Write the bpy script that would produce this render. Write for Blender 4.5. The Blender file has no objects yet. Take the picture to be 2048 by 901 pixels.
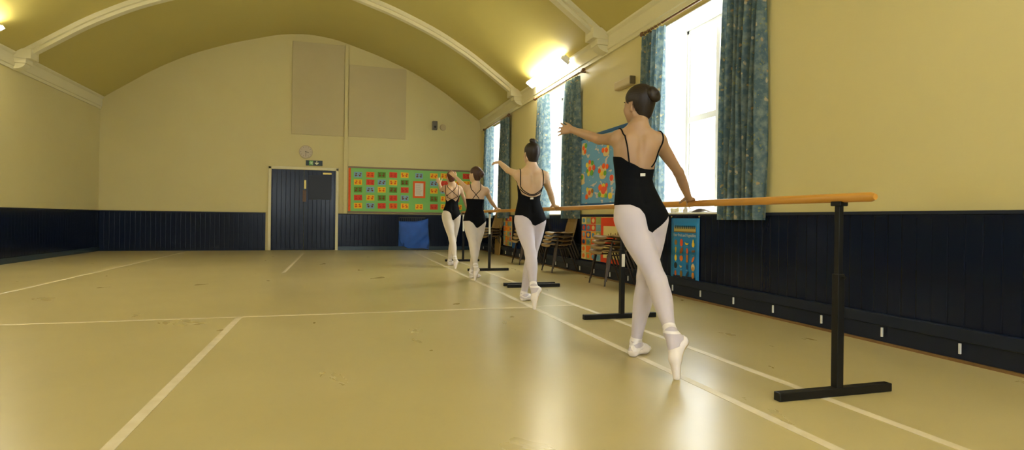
import bpy, bmesh, math, random
import numpy as np
from mathutils import Vector, Matrix
from mathutils.bvhtree import BVHTree
random.seed(7); np.random.seed(7)
S = bpy.context.scene
C = S.collection
PI = math.pi

# ------------------------------------------------------------------ camera
F_PX, YAW, PITCH, ROLL, CAM_H = 1148.0, math.radians(16.747), math.radians(.0466), math.radians(.729), .85
R0 = Vector((math.cos(YAW), -math.sin(YAW), 0)); F0 = Vector((math.sin(YAW), math.cos(YAW), 0)); U0 = Vector((0, 0, 1))
FW = F0*math.cos(PITCH) + U0*math.sin(PITCH); UU = -F0*math.sin(PITCH) + U0*math.cos(PITCH)
RV = R0*math.cos(ROLL) + UU*math.sin(ROLL); UV = -R0*math.sin(ROLL) + UU*math.cos(ROLL)
cd = bpy.data.cameras.new('camera'); cam = bpy.data.objects.new('camera', cd); C.objects.link(cam)
M = Matrix.Identity(4)
for i in range(3):
    M[i][0] = RV[i]; M[i][1] = UV[i]; M[i][2] = -FW[i]
M[2][3] = CAM_H
cam.matrix_world = M
cd.sensor_width = 36; cd.lens = 36*F_PX/2048; cd.shift_y = -12.5/2048; cd.clip_end = 200
S.camera = cam

def ray(px, py):
    return FW + RV*((px-1024)/F_PX) + UV*(-(py-438)/F_PX)
def atY(px, py, Y):
    r = ray(px, py); t = Y/r.y; return Vector((r.x*t, Y, r.z*t+CAM_H))
def atX(px, py, X):
    r = ray(px, py); t = X/r.x; return Vector((X, r.y*t, r.z*t+CAM_H))

# ------------------------------------------------------------------ materials
def srgb(r, g, b):
    f = lambda c: (c/255/12.92) if c/255 <= .04045 else ((c/255+.055)/1.055)**2.4
    return (f(r), f(g), f(b), 1)
MATS = {}
def mat(name, col, rough=.6, metal=0, coat=0, sheen=0, trans=0, noise=None, bump=None, sss=0, emit=None, spec=None):
    """plain principled with optional noise=(scale, amount, colour2) and bump=(scale, strength)"""
    if name in MATS: return MATS[name]
    m = bpy.data.materials.new(name); m.use_nodes = True; nt = m.node_tree; N = nt.nodes; L = nt.links
    b = N['Principled BSDF']; b.inputs['Base Color'].default_value = col
    b.inputs['Roughness'].default_value = rough; b.inputs['Metallic'].default_value = metal
    b.inputs['Coat Weight'].default_value = coat; b.inputs['Sheen Weight'].default_value = sheen
    if spec is not None: b.inputs['Specular IOR Level'].default_value = spec
    if sss:
        b.inputs['Subsurface Weight'].default_value = sss; b.inputs['Subsurface Scale'].default_value = .02
        b.inputs['Subsurface Radius'].default_value = (1, .35, .2)
    if emit:
        b.inputs['Emission Color'].default_value = emit[0]; b.inputs['Emission Strength'].default_value = emit[1]
    tc = N.new('ShaderNodeTexCoord')
    if noise:
        n = N.new('ShaderNodeTexNoise'); n.inputs['Scale'].default_value = noise[0]; n.inputs['Detail'].default_value = 4
        L.new(tc.outputs['Object'], n.inputs['Vector'])
        mx = N.new('ShaderNodeMix'); mx.data_type = 'RGBA'; mx.inputs['A'].default_value = col; mx.inputs['B'].default_value = noise[2]
        mr = N.new('ShaderNodeMapRange'); mr.inputs['From Min'].default_value = .35; mr.inputs['From Max'].default_value = .7
        mr.inputs['To Max'].default_value = noise[1]; L.new(n.outputs['Fac'], mr.inputs['Value'])
        L.new(mr.outputs['Result'], mx.inputs['Factor']); L.new(mx.outputs['Result'], b.inputs['Base Color'])
    if bump:
        n = N.new('ShaderNodeTexNoise'); n.inputs['Scale'].default_value = bump[0]; n.inputs['Detail'].default_value = 5
        L.new(tc.outputs['Object'], n.inputs['Vector'])
        bp = N.new('ShaderNodeBump'); bp.inputs['Strength'].default_value = bump[1]; bp.inputs['Distance'].default_value = .01
        L.new(n.outputs['Fac'], bp.inputs['Height']); L.new(bp.outputs['Normal'], b.inputs['Normal'])
    MATS[name] = m
    return m
cream = mat('cream_wall_paint', (.59, .51, .235, 1), .55, noise=(1.3, .35, (.55, .465, .20, 1)), bump=(25, .08))
ceil_m = mat('ochre_ceiling_paint', (.50, .415, .11, 1), .6, noise=(.8, .4, (.46, .375, .09, 1)), bump=(14, .06))
trim_m = mat('ivory_trim_paint', (.66, .60, .36, 1), .45)
board_m = mat('beige_panel_board', (.50, .42, .225, 1), .8, noise=(2.5, .3, (.46, .385, .20, 1)), bump=(60, .1))
black_m = mat('black_powder_coat', (.006, .006, .006, 1), .4, spec=.25)
white_m = mat('white_enamel', (.78, .77, .72, 1), .35)
reveal_m = mat('white_reveal_paint', (.82, .80, .72, 1), .5)
brass_m = mat('dull_brass', (.55, .42, .12, 1), .35, .6)
paper_m = mat('white_paper', (.72, .68, .60, 1), .8)
leo_m = mat('black_leotard_fabric', (.0018, .0022, .0035, 1), .8, spec=.12, bump=(90, .05))
satin_m = mat('pale_satin', (.78, .70, .66, 1), .22, sheen=.3, bump=(120, .08))
ribbon_m = mat('ribbon_satin', (.80, .74, .72, 1), .4, sheen=.3)
sole_m = mat('suede_sole', (.60, .48, .28, 1), .8)
eye_m = mat('eye_white', (.7, .68, .65, 1), .2)
iris_m = mat('eye_dark', (.03, .015, .01, 1), .15)
plastic_m = mat('grey_speaker_plastic', (.10, .085, .06, 1), .5)
cream_box = mat('cream_plastic', (.50, .40, .21, 1), .5)
cream_box_dark = mat('dark_grille_plastic', (.12, .09, .04, 1), .6)

def skin_mat(name, col):
    return mat(name, col, .5, sss=.12, noise=(7, .35, (col[0]*.86, col[1]*.76, col[2]*.7, 1)), bump=(70, .04))
def tights_mat(name, col):
    return mat(name, col, .7, sheen=.25, noise=(5, .25, (col[0]*.9, col[1]*.84, col[2]*.82, 1)), bump=(400, .05))
def hair_mat(name, col):
    m = mat(name, col, .5, spec=.35)
    N = m.node_tree.nodes; L = m.node_tree.links; b = N['Principled BSDF']
    tc = N.new('ShaderNodeTexCoord'); mp = N.new('ShaderNodeMapping'); mp.inputs['Scale'].default_value = (120, 120, 8)
    n = N.new('ShaderNodeTexNoise'); n.inputs['Scale'].default_value = 1; n.inputs['Detail'].default_value = 3; n.inputs['Distortion'].default_value = .6
    L.new(tc.outputs['Object'], mp.inputs['Vector']); L.new(mp.outputs['Vector'], n.inputs['Vector'])
    bp = N.new('ShaderNodeBump'); bp.inputs['Strength'].default_value = .2; bp.inputs['Distance'].default_value = .003
    L.new(n.outputs['Fac'], bp.inputs['Height']); L.new(bp.outputs['Normal'], b.inputs['Normal'])
    mx = N.new('ShaderNodeMix'); mx.data_type = 'RGBA'; mx.inputs['A'].default_value = col; mx.inputs['B'].default_value = (col[0]*2.4, col[1]*2.2, col[2]*2, 1)
    L.new(n.outputs['Fac'], mx.inputs['Factor']); L.new(mx.outputs['Result'], b.inputs['Base Color'])
    return m

def wood_mat(name, col, col2, scale=(60, 2, 60), rough=.35):
    m = mat(name, col, rough)
    N = m.node_tree.nodes; L = m.node_tree.links; b = N['Principled BSDF']
    tc = N.new('ShaderNodeTexCoord'); mp = N.new('ShaderNodeMapping'); mp.inputs['Scale'].default_value = scale
    n = N.new('ShaderNodeTexNoise'); n.inputs['Scale'].default_value = 1; n.inputs['Detail'].default_value = 5
    L.new(tc.outputs['Object'], mp.inputs['Vector']); L.new(mp.outputs['Vector'], n.inputs['Vector'])
    mx = N.new('ShaderNodeMix'); mx.data_type = 'RGBA'; mx.inputs['A'].default_value = col; mx.inputs['B'].default_value = col2
    L.new(n.outputs['Fac'], mx.inputs['Factor']); L.new(mx.outputs['Result'], b.inputs['Base Color'])
    return m
rail_m = wood_mat('varnished_orange_wood', (.56, .28, .045, 1), (.38, .16, .02, 1))
skirt_wood = wood_mat('brown_floor_edge_wood', (.22, .12, .04, 1), (.14, .07, .02, 1), (4, 60, 60), .5)
tan_wood = wood_mat('tan_board_wood', (.42, .27, .09, 1), (.30, .18, .05, 1), (30, 30, 3), .6)

def navy_mat():
    m = mat('navy_gloss_boards', (.003, .007, .021, 1), .2, spec=.22)
    N = m.node_tree.nodes; L = m.node_tree.links; b = N['Principled BSDF']
    g = N.new('ShaderNodeNewGeometry'); sx = N.new('ShaderNodeSeparateXYZ'); L.new(g.outputs['Position'], sx.inputs[0])
    ad = N.new('ShaderNodeMath'); ad.operation = 'ADD'; L.new(sx.outputs['X'], ad.inputs[0]); L.new(sx.outputs['Y'], ad.inputs[1])
    mu = N.new('ShaderNodeMath'); mu.operation = 'MULTIPLY'; mu.inputs[1].default_value = 1/.105; L.new(ad.outputs[0], mu.inputs[0])
    fr = N.new('ShaderNodeMath'); fr.operation = 'PINGPONG'; fr.inputs[1].default_value = .5; L.new(mu.outputs[0], fr.inputs[0])
    mr = N.new('ShaderNodeMapRange'); mr.inputs['From Max'].default_value = .07; L.new(fr.outputs[0], mr.inputs['Value'])
    n = N.new('ShaderNodeTexNoise'); n.inputs['Scale'].default_value = 9; n.inputs['Detail'].default_value = 3
    mp = N.new('ShaderNodeMapping'); mp.inputs['Scale'].default_value = (1, 1, .35); L.new(g.outputs['Position'], mp.inputs['Vector']); L.new(mp.outputs['Vector'], n.inputs['Vector'])
    a2 = N.new('ShaderNodeMath'); a2.operation = 'MULTIPLY_ADD'; a2.inputs[1].default_value = .7; L.new(n.outputs['Fac'], a2.inputs[0]); L.new(mr.outputs['Result'], a2.inputs[2])
    bp = N.new('ShaderNodeBump'); bp.inputs['Strength'].default_value = .3; bp.inputs['Distance'].default_value = .006
    L.new(a2.outputs[0], bp.inputs['Height']); L.new(bp.outputs['Normal'], b.inputs['Normal'])
    return m
navy = navy_mat()
navy_pl = mat('navy_plinth_paint', (.008, .013, .028, 1), .4, spec=.25)

def floor_mat():
    m = mat('tan_vinyl_floor', (.47, .365, .15, 1), .3, spec=.4)
    N = m.node_tree.nodes; L = m.node_tree.links; b = N['Principled BSDF']
    g = N.new('ShaderNodeNewGeometry')
    def noise(sc, det, scale=(1, 1, 1), dist=0):
        mp = N.new('ShaderNodeMapping'); mp.inputs['Scale'].default_value = scale; L.new(g.outputs['Position'], mp.inputs['Vector'])
        n = N.new('ShaderNodeTexNoise'); n.inputs['Scale'].default_value = sc; n.inputs['Detail'].default_value = det; n.inputs['Distortion'].default_value = dist
        L.new(mp.outputs['Vector'], n.inputs['Vector']); return n
    def mix(fac, a, bb, lo=.35, hi=.7, amt=1):
        mr = N.new('ShaderNodeMapRange'); mr.inputs['From Min'].default_value = lo; mr.inputs['From Max'].default_value = hi; mr.inputs['To Max'].default_value = amt
        L.new(fac, mr.inputs['Value']); mx = N.new('ShaderNodeMix'); mx.data_type = 'RGBA'
        L.new(mr.outputs['Result'], mx.inputs['Factor'])
        if isinstance(a, tuple): mx.inputs['A'].default_value = a
        else: L.new(a, mx.inputs['A'])
        mx.inputs['B'].default_value = bb; return mx.outputs['Result']
    n1 = noise(.7, 5); n2 = noise(3, 6, (1, .6, 1), .8); n3 = noise(6, 8, (1, 3, 1), 2.5); n4 = noise(14, 3, (.25, 1.4, 1), 3)
    c = mix(n1.outputs['Fac'], (.485, .405, .195, 1), (.43, .355, .16, 1))
    c = mix(n2.outputs['Fac'], c, (.50, .42, .21, 1), .5, .8, .35)
    L.new(c, b.inputs['Base Color'])
    mr = N.new('ShaderNodeMapRange'); mr.inputs['To Min'].default_value = .25; mr.inputs['To Max'].default_value = .33; L.new(n2.outputs['Fac'], mr.inputs['Value'])
    L.new(mr.outputs['Result'], b.inputs['Roughness'])
    bp = N.new('ShaderNodeBump'); bp.inputs['Strength'].default_value = .12; bp.inputs['Distance'].default_value = .01
    nb = noise(4, 3); L.new(nb.outputs['Fac'], bp.inputs['Height']); L.new(bp.outputs['Normal'], b.inputs['Normal'])
    return m
floor_m = floor_mat()
line_m = mat('white_line_paint', (.68, .60, .44, 1), .45, noise=(9, .5, (.5, .41, .22, 1)))

def curtain_mat():
    m = bpy.data.materials.new('blue_floral_curtain'); m.use_nodes = True; nt = m.node_tree; N = nt.nodes; L = nt.links
    b = N['Principled BSDF']; b.inputs['Roughness'].default_value = .85
    tc = N.new('ShaderNodeTexCoord')
    def vor(scale, lo, hi, rnd=1):
        v = N.new('ShaderNodeTexVoronoi'); v.inputs['Scale'].default_value = scale; v.inputs['Randomness'].default_value = rnd
        nz = N.new('ShaderNodeTexNoise'); nz.inputs['Scale'].default_value = scale*2.2
        L.new(tc.outputs['Object'], nz.inputs['Vector'])
        ad = N.new('ShaderNodeVectorMath'); ad.operation = 'MULTIPLY_ADD'; ad.inputs[1].default_value = (.06,)*3
        L.new(nz.outputs['Color'], ad.inputs[0]); L.new(tc.outputs['Object'], ad.inputs[2]); L.new(ad.outputs[0], v.inputs['Vector'])
        mr = N.new('ShaderNodeMapRange'); mr.inputs['From Min'].default_value = lo; mr.inputs['From Max'].default_value = hi
        mr.inputs['To Min'].default_value = 1; mr.inputs['To Max'].default_value = 0
        L.new(v.outputs['Distance'], mr.inputs['Value']); return v, mr.outputs['Result']
    def mix(fac, a, bb):
        mx = N.new('ShaderNodeMix'); mx.data_type = 'RGBA'; L.new(fac, mx.inputs['Factor'])
        if isinstance(a, tuple): mx.inputs['A'].default_value = a
        else: L.new(a, mx.inputs['A'])
        if isinstance(bb, tuple): mx.inputs['B'].default_value = bb
        else: L.new(bb, mx.inputs['B'])
        return mx.outputs['Result']
    n = N.new('ShaderNodeTexNoise'); n.inputs['Scale'].default_value = 16; n.inputs['Detail'].default_value = 4; L.new(tc.outputs['Object'], n.inputs['Vector'])
    mr = N.new('ShaderNodeMapRange'); mr.inputs['From Min'].default_value = .42; mr.inputs['From Max'].default_value = .72; L.new(n.outputs['Fac'], mr.inputs['Value'])
    c = mix(mr.outputs['Result'], (.125, .20, .235, 1), (.34, .41, .37, 1))
    v1, f1 = vor(21, .16, .26)
    c = mix(f1, c, (.34, .36, .19, 1))
    v2, f2 = vor(10, .13, .2)
    cr = N.new('ShaderNodeSeparateColor'); L.new(v2.outputs['Color'], cr.inputs[0])
    cc = mix(cr.outputs['Red'], (.60, .42, .20, 1), (.66, .60, .42, 1))
    c = mix(f2, c, cc)
    L.new(c, b.inputs['Base Color'])
    tr = N.new('ShaderNodeBsdfTranslucent'); L.new(c, tr.inputs['Color'])
    ms = N.new('ShaderNodeMixShader'); ms.inputs[0].default_value = .5
    L.new(b.outputs[0], ms.inputs[1]); L.new(tr.outputs[0], ms.inputs[2]); L.new(ms.outputs[0], N['Material Output'].inputs[0])
    return m
curt_m = curtain_mat()
def glass_mat():
    m = bpy.data.materials.new('window_glass'); m.use_nodes = True; N = m.node_tree.nodes; L = m.node_tree.links
    N.remove(N['Principled BSDF'])
    t = N.new('ShaderNodeBsdfTransparent'); t.inputs[0].default_value = (.97, .98, .98, 1); g = N.new('ShaderNodeBsdfGlossy'); g.inputs['Roughness'].default_value = .02
    ms = N.new('ShaderNodeMixShader'); ms.inputs[0].default_value = .05
    L.new(t.outputs[0], ms.inputs[1]); L.new(g.outputs[0], ms.inputs[2]); L.new(ms.outputs[0], N['Material Output'].inputs[0]); return m
glass_m = glass_mat()
def plain(name, r, g, b, rough=.75): return mat(name, srgb(r, g, b), rough)

# ------------------------------------------------------------------ mesh helpers
class MB:
    def __init__(self): self.bm = bmesh.new(); self.mi = 0
    def _set(self, faces):
        for f in faces: f.material_index = self.mi
        return self
    def box(self, x0, x1, y0, y1, z0, z1, bev=0, mtx=None):
        v = [self.bm.verts.new((x, y, z)) for z in (z0, z1) for y in (y0, y1) for x in (x0, x1)]
        q = [(0, 2, 3, 1), (4, 5, 7, 6), (0, 1, 5, 4), (2, 6, 7, 3), (0, 4, 6, 2), (1, 3, 7, 5)]
        fs = [self.bm.faces.new([v[i] for i in a]) for a in q]
        if bev:
            es = list({e for f in fs for e in f.edges})
            r = bmesh.ops.bevel(self.bm, geom=es, offset=bev, segments=2, affect='EDGES', profile=.5)
            vs = {w for f in r['faces'] for w in f.verts} | {w for w in v if w.is_valid}
            fs = list({f for w in vs for f in w.link_faces})
        else: vs = set(v)
        if mtx is not None:
            for w in {w for f in fs for w in f.verts}: w.co = mtx @ w.co
        return self._set(fs)
    def tube(self, pts, r, n=12, caps=True, flat=None):
        pts = [Vector(p) for p in pts]; rs = r if isinstance(r, (list, tuple)) else [r]*len(pts); rings = []
        ref = Vector((0, 0, 1))
        d0 = (pts[1]-pts[0]).normalized()
        if abs(d0.dot(ref)) > .9: ref = Vector((1, 0, 0))
        for i, p in enumerate(pts):
            d = (pts[min(i+1, len(pts)-1)] - pts[max(i-1, 0)]).normalized()
            a = ref - d*ref.dot(d)
            if a.length < 1e-6: a = d.orthogonal()
            a.normalize(); ref = a; b = d.cross(a)
            rings.append([self.bm.verts.new(p + (a*math.cos(t) + b*math.sin(t))*rs[i]) for t in [2*PI*j/n for j in range(n)]])
        fs = []
        for i in range(len(rings)-1):
            for j in range(n):
                k = (j+1) % n
                fs.append(self.bm.faces.new((rings[i][j], rings[i][k], rings[i+1][k], rings[i+1][j])))
        if caps:
            fs.append(self.bm.faces.new(list(reversed(rings[0])))); fs.append(self.bm.faces.new(rings[-1]))
        return self._set(fs)
    def grid(self, P):
        """P[i][j] points"""
        V = [[self.bm.verts.new(p) for p in row] for row in P]; fs = []
        for i in range(len(V)-1):
            for j in range(len(V[0])-1):
                fs.append(self.bm.faces.new((V[i][j], V[i+1][j], V[i+1][j+1], V[i][j+1])))
        return self._set(fs)
    def ngon(self, pts):
        return self._set([self.bm.faces.new([self.bm.verts.new(p) for p in pts])])
    def prism(self, pts, off):
        """outline pts extruded by vector off"""
        off = Vector(off); a = [self.bm.verts.new(Vector(p)) for p in pts]; b = [self.bm.verts.new(Vector(p)+off) for p in pts]
        fs = [self.bm.faces.new(a), self.bm.faces.new(list(reversed(b)))]
        for i in range(len(a)):
            j = (i+1) % len(a); fs.append(self.bm.faces.new((a[j], a[i], b[i], b[j])))
        return self._set(fs)
    def ellipsoid(self, c, r, seg=14, rings=8, rot=None):
        c = Vector(c); rows = []
        for i in range(1, rings):
            ph = PI*i/rings
            row = []
            for j in range(seg):
                th = 2*PI*j/seg
                v = Vector((r[0]*math.sin(ph)*math.cos(th), r[1]*math.sin(ph)*math.sin(th), r[2]*math.cos(ph)))
                if rot is not None: v = rot @ v
                row.append(self.bm.verts.new(c+v))
            rows.append(row)
        def pv(z):
            v = Vector((0, 0, z*r[2])); v = rot @ v if rot is not None else v
            return self.bm.verts.new(c+v)
        t, b = pv(1), pv(-1); fs = []
        for j in range(seg):
            k = (j+1) % seg
            fs.append(self.bm.faces.new((t, rows[0][j], rows[0][k]))); fs.append(self.bm.faces.new((b, rows[-1][k], rows[-1][j])))
            for i in range(len(rows)-1):
                fs.append(self.bm.faces.new((rows[i][j], rows[i+1][j], rows[i+1][k], rows[i][k])))
        return self._set(fs)
    def build(self, name, mats, parent=None, smooth=False, loc=None):
        bmesh.ops.recalc_face_normals(self.bm, faces=self.bm.faces)
        me = bpy.data.meshes.new(name); self.bm.to_mesh(me); self.bm.free()
        if not isinstance(mats, (list, tuple)): mats = [mats]
        for m in mats: me.materials.append(m)
        if smooth:
            me.polygons.foreach_set('use_smooth', [True]*len(me.polygons))
            if smooth != 'all': me.set_sharp_from_angle(angle=math.radians(40))
        o = bpy.data.objects.new(name, me); C.objects.link(o)
        if loc is not None: o.location = loc
        if parent: o.parent = parent
        return o
def empty(name, loc, rz=0):
    o = bpy.data.objects.new(name, None); C.objects.link(o); o.location = loc; o.rotation_euler = (0, 0, rz); o.empty_display_size = .1; return o
def tag(o, label=None, cat=None, group=None, kind=None):
    if label: o['label'] = label
    if cat: o['category'] = cat
    if group: o['group'] = group
    if kind: o['kind'] = kind
    return o
def struct(o): o['kind'] = 'structure'; return o
def copy_tree(o, parent=None):
    c = o.copy(); C.objects.link(c); c.parent = parent
    for ch in list(o.children): copy_tree(ch, c)
    return c

# ------------------------------------------------------------------ room
XR, XL, YB, YF, XC = 3.73, -5.31, 15.39, -3.0, -.79
WT = .42                                    # wall thickness at the windows
ZTOP = 3.53
PROF = [(0, 5.47), (.66, 5.40), (1.17, 5.25), (1.75, 5.075), (2.45, 4.80), (2.82, 4.63), (3.43, 4.28), (3.88, 3.96), (4.52, 3.50)]
def ceil_z(d):
    d = abs(d); xs = [p[0] for p in PROF]; zs = [p[1] for p in PROF]
    return float(np.interp(d, xs, zs))
def ceil_z_s(d):                            # smoothed
    return sum(ceil_z(d+o) if abs(d+o) < 4.52 else 3.50 for o in (-.2, -.1, 0, .1, .2))/5 if abs(d) < 4.3 else ceil_z(d)
CX = [XL + (XR-XL)*i/60 for i in range(61)]
# floor
struct(MB().box(XL-.1, XR+.1, YF-.1, YB+.1, -.12, 0).build('floor', floor_m))
fl = bpy.data.objects['floor']
W = .05
def line(x0, x1, y0, y1): MB().box(x0, x1, y0, y1, 0, .0012).build('court_line', line_m, fl)
line(1.80-W/2, 1.80+W/2, YF+.3, 14.6); line(2.27-W/2, 2.27+W/2, YF+.3, 14.6)
line(XC-W/2, XC+W/2, 9.3, 14.2); line(XC-W/2, XC+W/2, .6, 5.27)
line(-3.38, 1.775, 5.25, 5.29); line(1.825, 2.245, 5.28, 5.32)
line(1.825, 2.245, 7.33, 7.36)
line(-3.41, -3.36, YF+.3, 14.6)
# walls with window holes (boxes around the openings)
WIN = [5.55, 9.70, 13.85]; HW = .62; WZ0, WZ1 = .93, 3.20
def wall_side(name, xin, xout, opens, y0, y1):
    m = MB(); x0, x1 = min(xin, xout), max(xin, xout)
    ys = [y0]
    for c in opens: ys += [c-HW, c+HW]
    ys.append(y1)
    for i in range(0, len(ys), 2): m.box(x0, x1, ys[i], ys[i+1], 0, ZTOP)
    for c in opens:
        m.box(x0, x1, c-HW, c+HW, 0, WZ0); m.box(x0, x1, c-HW, c+HW, WZ1, ZTOP)
    bmesh.ops.remove_doubles(m.bm, verts=m.bm.verts, dist=1e-4)
    return struct(m.build(name, cream))
wr = wall_side('wall_right', XR, XR+WT, WIN, YF, YB)
wl = wall_side('wall_left', XL, XL-WT, [], YF, YB)
def gable(name, y0, y1, holes=()):
    m = MB(); top = [(x, ceil_z_s(x-XC)+.02) for x in CX]
    if not holes:
        pts = [(XL, 0), (XR, 0)] + [(x, z) for x, z in reversed(top)]
        m.prism([(x, y0, z) for x, z in pts], (0, y1-y0, 0))
    else:
        xs = [XL]
        for a, b in holes: xs += [a, b]
        xs.append(XR)
        zt = 3.3
        for i in range(0, len(xs), 2): m.box(xs[i], xs[i+1], y0, y1, 0, zt)
        for a, b in holes: m.box(a, b, y0, y1, 0, .95); m.box(a, b, y0, y1, 3.1, zt)
        pts = [(XL, zt), (XR, zt)] + [(x, z) for x, z in reversed(top)]
        m.prism([(x, y0, z) for x, z in pts], (0, y1-y0, 0))
    return struct(m.build(name, cream))
gable('wall_back', YB, YB+.25)
FH = [(-3.9, -2.5), (-1.0, .8), (2.0, 3.2)]
gable('wall_front', YF-.35, YF, FH)
# vaulted ceiling
m = MB()
m.grid([[(x, y, ceil_z_s(x-XC)) for x in CX] for y in (YF-.3, YF+3, 3.5, 7.65, 11.75, YB+.2)])
m.grid([[(x, y, ceil_z_s(x-XC)+.12) for x in CX] for y in (YF-.3, YB+.2)])
struct(m.build('ceiling', ceil_m, smooth='all'))
# ribs and corbels
tn = 1
def trim(name, o):
    return struct(o)
for ry in (3.5, 7.65, 11.75):
    m = MB()
    def ring(x, w, z0, z1, y): return [(x, y-w, z0), (x, y-w, z1), (x, y+w, z1), (x, y+w, z0)]
    xs = [XL+.02 + (XR-XL-.04)*i/60 for i in range(61)]
    for (w, dz) in ((.115, .085), (.065, .15)):
        P = []
        for x in xs:
            z = ceil_z_s(x-XC); P.append([(x, ry-w, z+.02), (x, ry-w, z-dz), (x, ry+w, z-dz), (x, ry+w, z+.02)])
        m.grid(P)
    struct(m.build('trim_%d' % tn, trim_m)); tn += 1
    for sx, xw in ((1, XR), (-1, XL)):
        m = MB()
        a = lambda d: xw - sx*d
        m.box(min(a(0), a(.30)), max(a(0), a(.30)), ry-.14, ry+.14, 3.46, 3.62, .012)
        m.box(min(a(0), a(.22)), max(a(0), a(.22)), ry-.12, ry+.12, 3.38, 3.47, .012)
        P = []
        for i in range(9):                           # scroll bracket
            t = i/8*PI/2
            P.append([(a(.20*math.cos(t)), ry-.09, 3.39-.11*math.sin(t)), (a(.20*math.cos(t)), ry+.09, 3.39-.11*math.sin(t))])
        m.grid(P)
        for s in (-.09, .09):
            m.ngon([(a(0), ry+s, 3.39)] + [p[0 if s < 0 else 1] for p in P])
        struct(m.build('trim_%d' % tn, trim_m, smooth=True)); tn += 1
# cornice along both side walls
for sx, xw in ((1, XR), (-1, XL)):
    m = MB(); pr = [(0, 3.27), (.03, 3.27), (.035, 3.32), (.05, 3.33), (.055, 3.50), (.09, 3.53), (.09, 3.56), (0, 3.56)]
    P = [[(xw-sx*d, y, z) for d, z in pr] for y in (YF, YB)]
    m.grid(P)
    struct(m.build('trim_%d' % tn, trim_m)); tn += 1
# pilaster strip and thin wire on the back wall
struct(MB().box(.095, .185, YB-.05, YB, .94, 5.27, .006).build('trim_%d' % tn, cream)); tn += 1
# wainscots
def wains(name, x0, x1, y0, y1): return struct(MB().box(x0, x1, y0, y1, 0, .925).build(name, navy))
wains('trim_%d' % tn, XR-.022, XR, YF, YB); tn += 1
wains('trim_%d' % tn, XL, XL+.022, YF, YB); tn += 1
wains('trim_%d' % tn, -.03, XR-.022, YB-.022, YB); tn += 1
wains('trim_%d' % tn, XL+.022, -1.75, YB-.022, YB); tn += 1
wains('trim_%d' % tn, XL+.022, XR-.022, YF, YF+.022); tn += 1
# dado caps
for x0, x1, y0, y1 in ((XR-.035, XR, YF, YB), (XL, XL+.035, YF, YB), (-.03, XR-.035, YB-.035, YB), (XL+.035, -1.75, YB-.035, YB)):
    struct(MB().box(x0, x1, y0, y1, .915, .94, .004).build('trim_%d' % tn, navy_pl)); tn += 1
# baseboards
def pipe_base():
    m = MB(); m.box(XR-.075, XR-.022, YF, YB-.02, .135, .215, .006); m.box(XR-.04, XR-.022, YF, YB-.02, 0, .13)
    m.mi = 1
    for i in range(28): m.box(XR-.070, XR-.058, .46+i*.53, .46+i*.53+.011, .055, .12)
    m.mi = 2; m.box(XR-.062, XR-.04, YF, YB-.02, 0, .018)
    return struct(m.build('baseboard_right', [navy_pl, white_m, skirt_wood]))
pipe_base()
base_blue = mat('blue_grey_baseboard', (.022, .045, .065, 1), .25)
struct(MB().box(-.03, XR-.08, YB-.045, YB-.022, 0, .10, .004).build('baseboard_back', base_blue))
struct(MB().box(XL+.022, XL+.045, YF+.03, YB-.03, 0, .10, .004).build('baseboard_left', base_blue))

# windows: deep white reveals, timber frames, panes
def window(n, c):
    e = empty('window_%d' % n, (XR+.36, c, WZ0)); struct(e)
    m = MB(); x0, x1 = -.36+.002, .06          # plaster reveal lining
    m.box(x0, 0, -HW, -HW+.012, 0, WZ1-WZ0); m.box(x0, 0, HW-.012, HW, 0, WZ1-WZ0)
    m.box(x0, 0, -HW, HW, WZ1-WZ0-.012, WZ1-WZ0); m.build('reveal', reveal_m, e)
    MB().box(-.40, .02, -HW+.012, HW-.012, 0, .022, .006).build('sill', white_m, e)
    m = MB(); H = WZ1-WZ0
    w = .05
    m.box(-.01, .055, -HW, -HW+w, 0, H); m.box(-.01, .055, HW-w, HW, 0, H); m.box(-.01, .055, -HW, HW, H-w, H); m.box(-.01, .055, -HW, HW, 0, w)
    m.box(-.012, .058, -.032, .032, 0, H)
    m.build('window_frame', white_m, e)
    for s in (-1, 1):
        m = MB(); a, b = (.032, HW-w) if s > 0 else (-HW+w, -.032)
        z = 1.155
        m.box(-.008, .05, a, b, z-.032, z+.042); m.box(.005, .045, a, a+.025, w, H-w); m.box(.005, .045, b-.025, b, w, H-w)
        m.build('sash', white_m, e)
        MB().box(.018, .024, a+.02, b-.02, w, H-w).build('window_pane', glass_m, e)
for i, c in enumerate(WIN): window(i+1, c)
for i, (a, b) in enumerate(FH):
    e = empty('window_%d' % (4+i), ((a+b)/2, YF-.2, .95)); struct(e); hw = (b-a)/2; m = MB(); H = 2.15
    for x in (-hw, hw-.06): m.box(x, x+.06, -.03, .03, 0, H)
    for z in (0, 1.05, H-.06): m.box(-hw, hw, -.03, .03, z, z+.06)
    m.build('window_frame', white_m, e); MB().box(-hw, hw, -.004, .004, 0, H).build('window_pane', glass_m, e)

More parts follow.
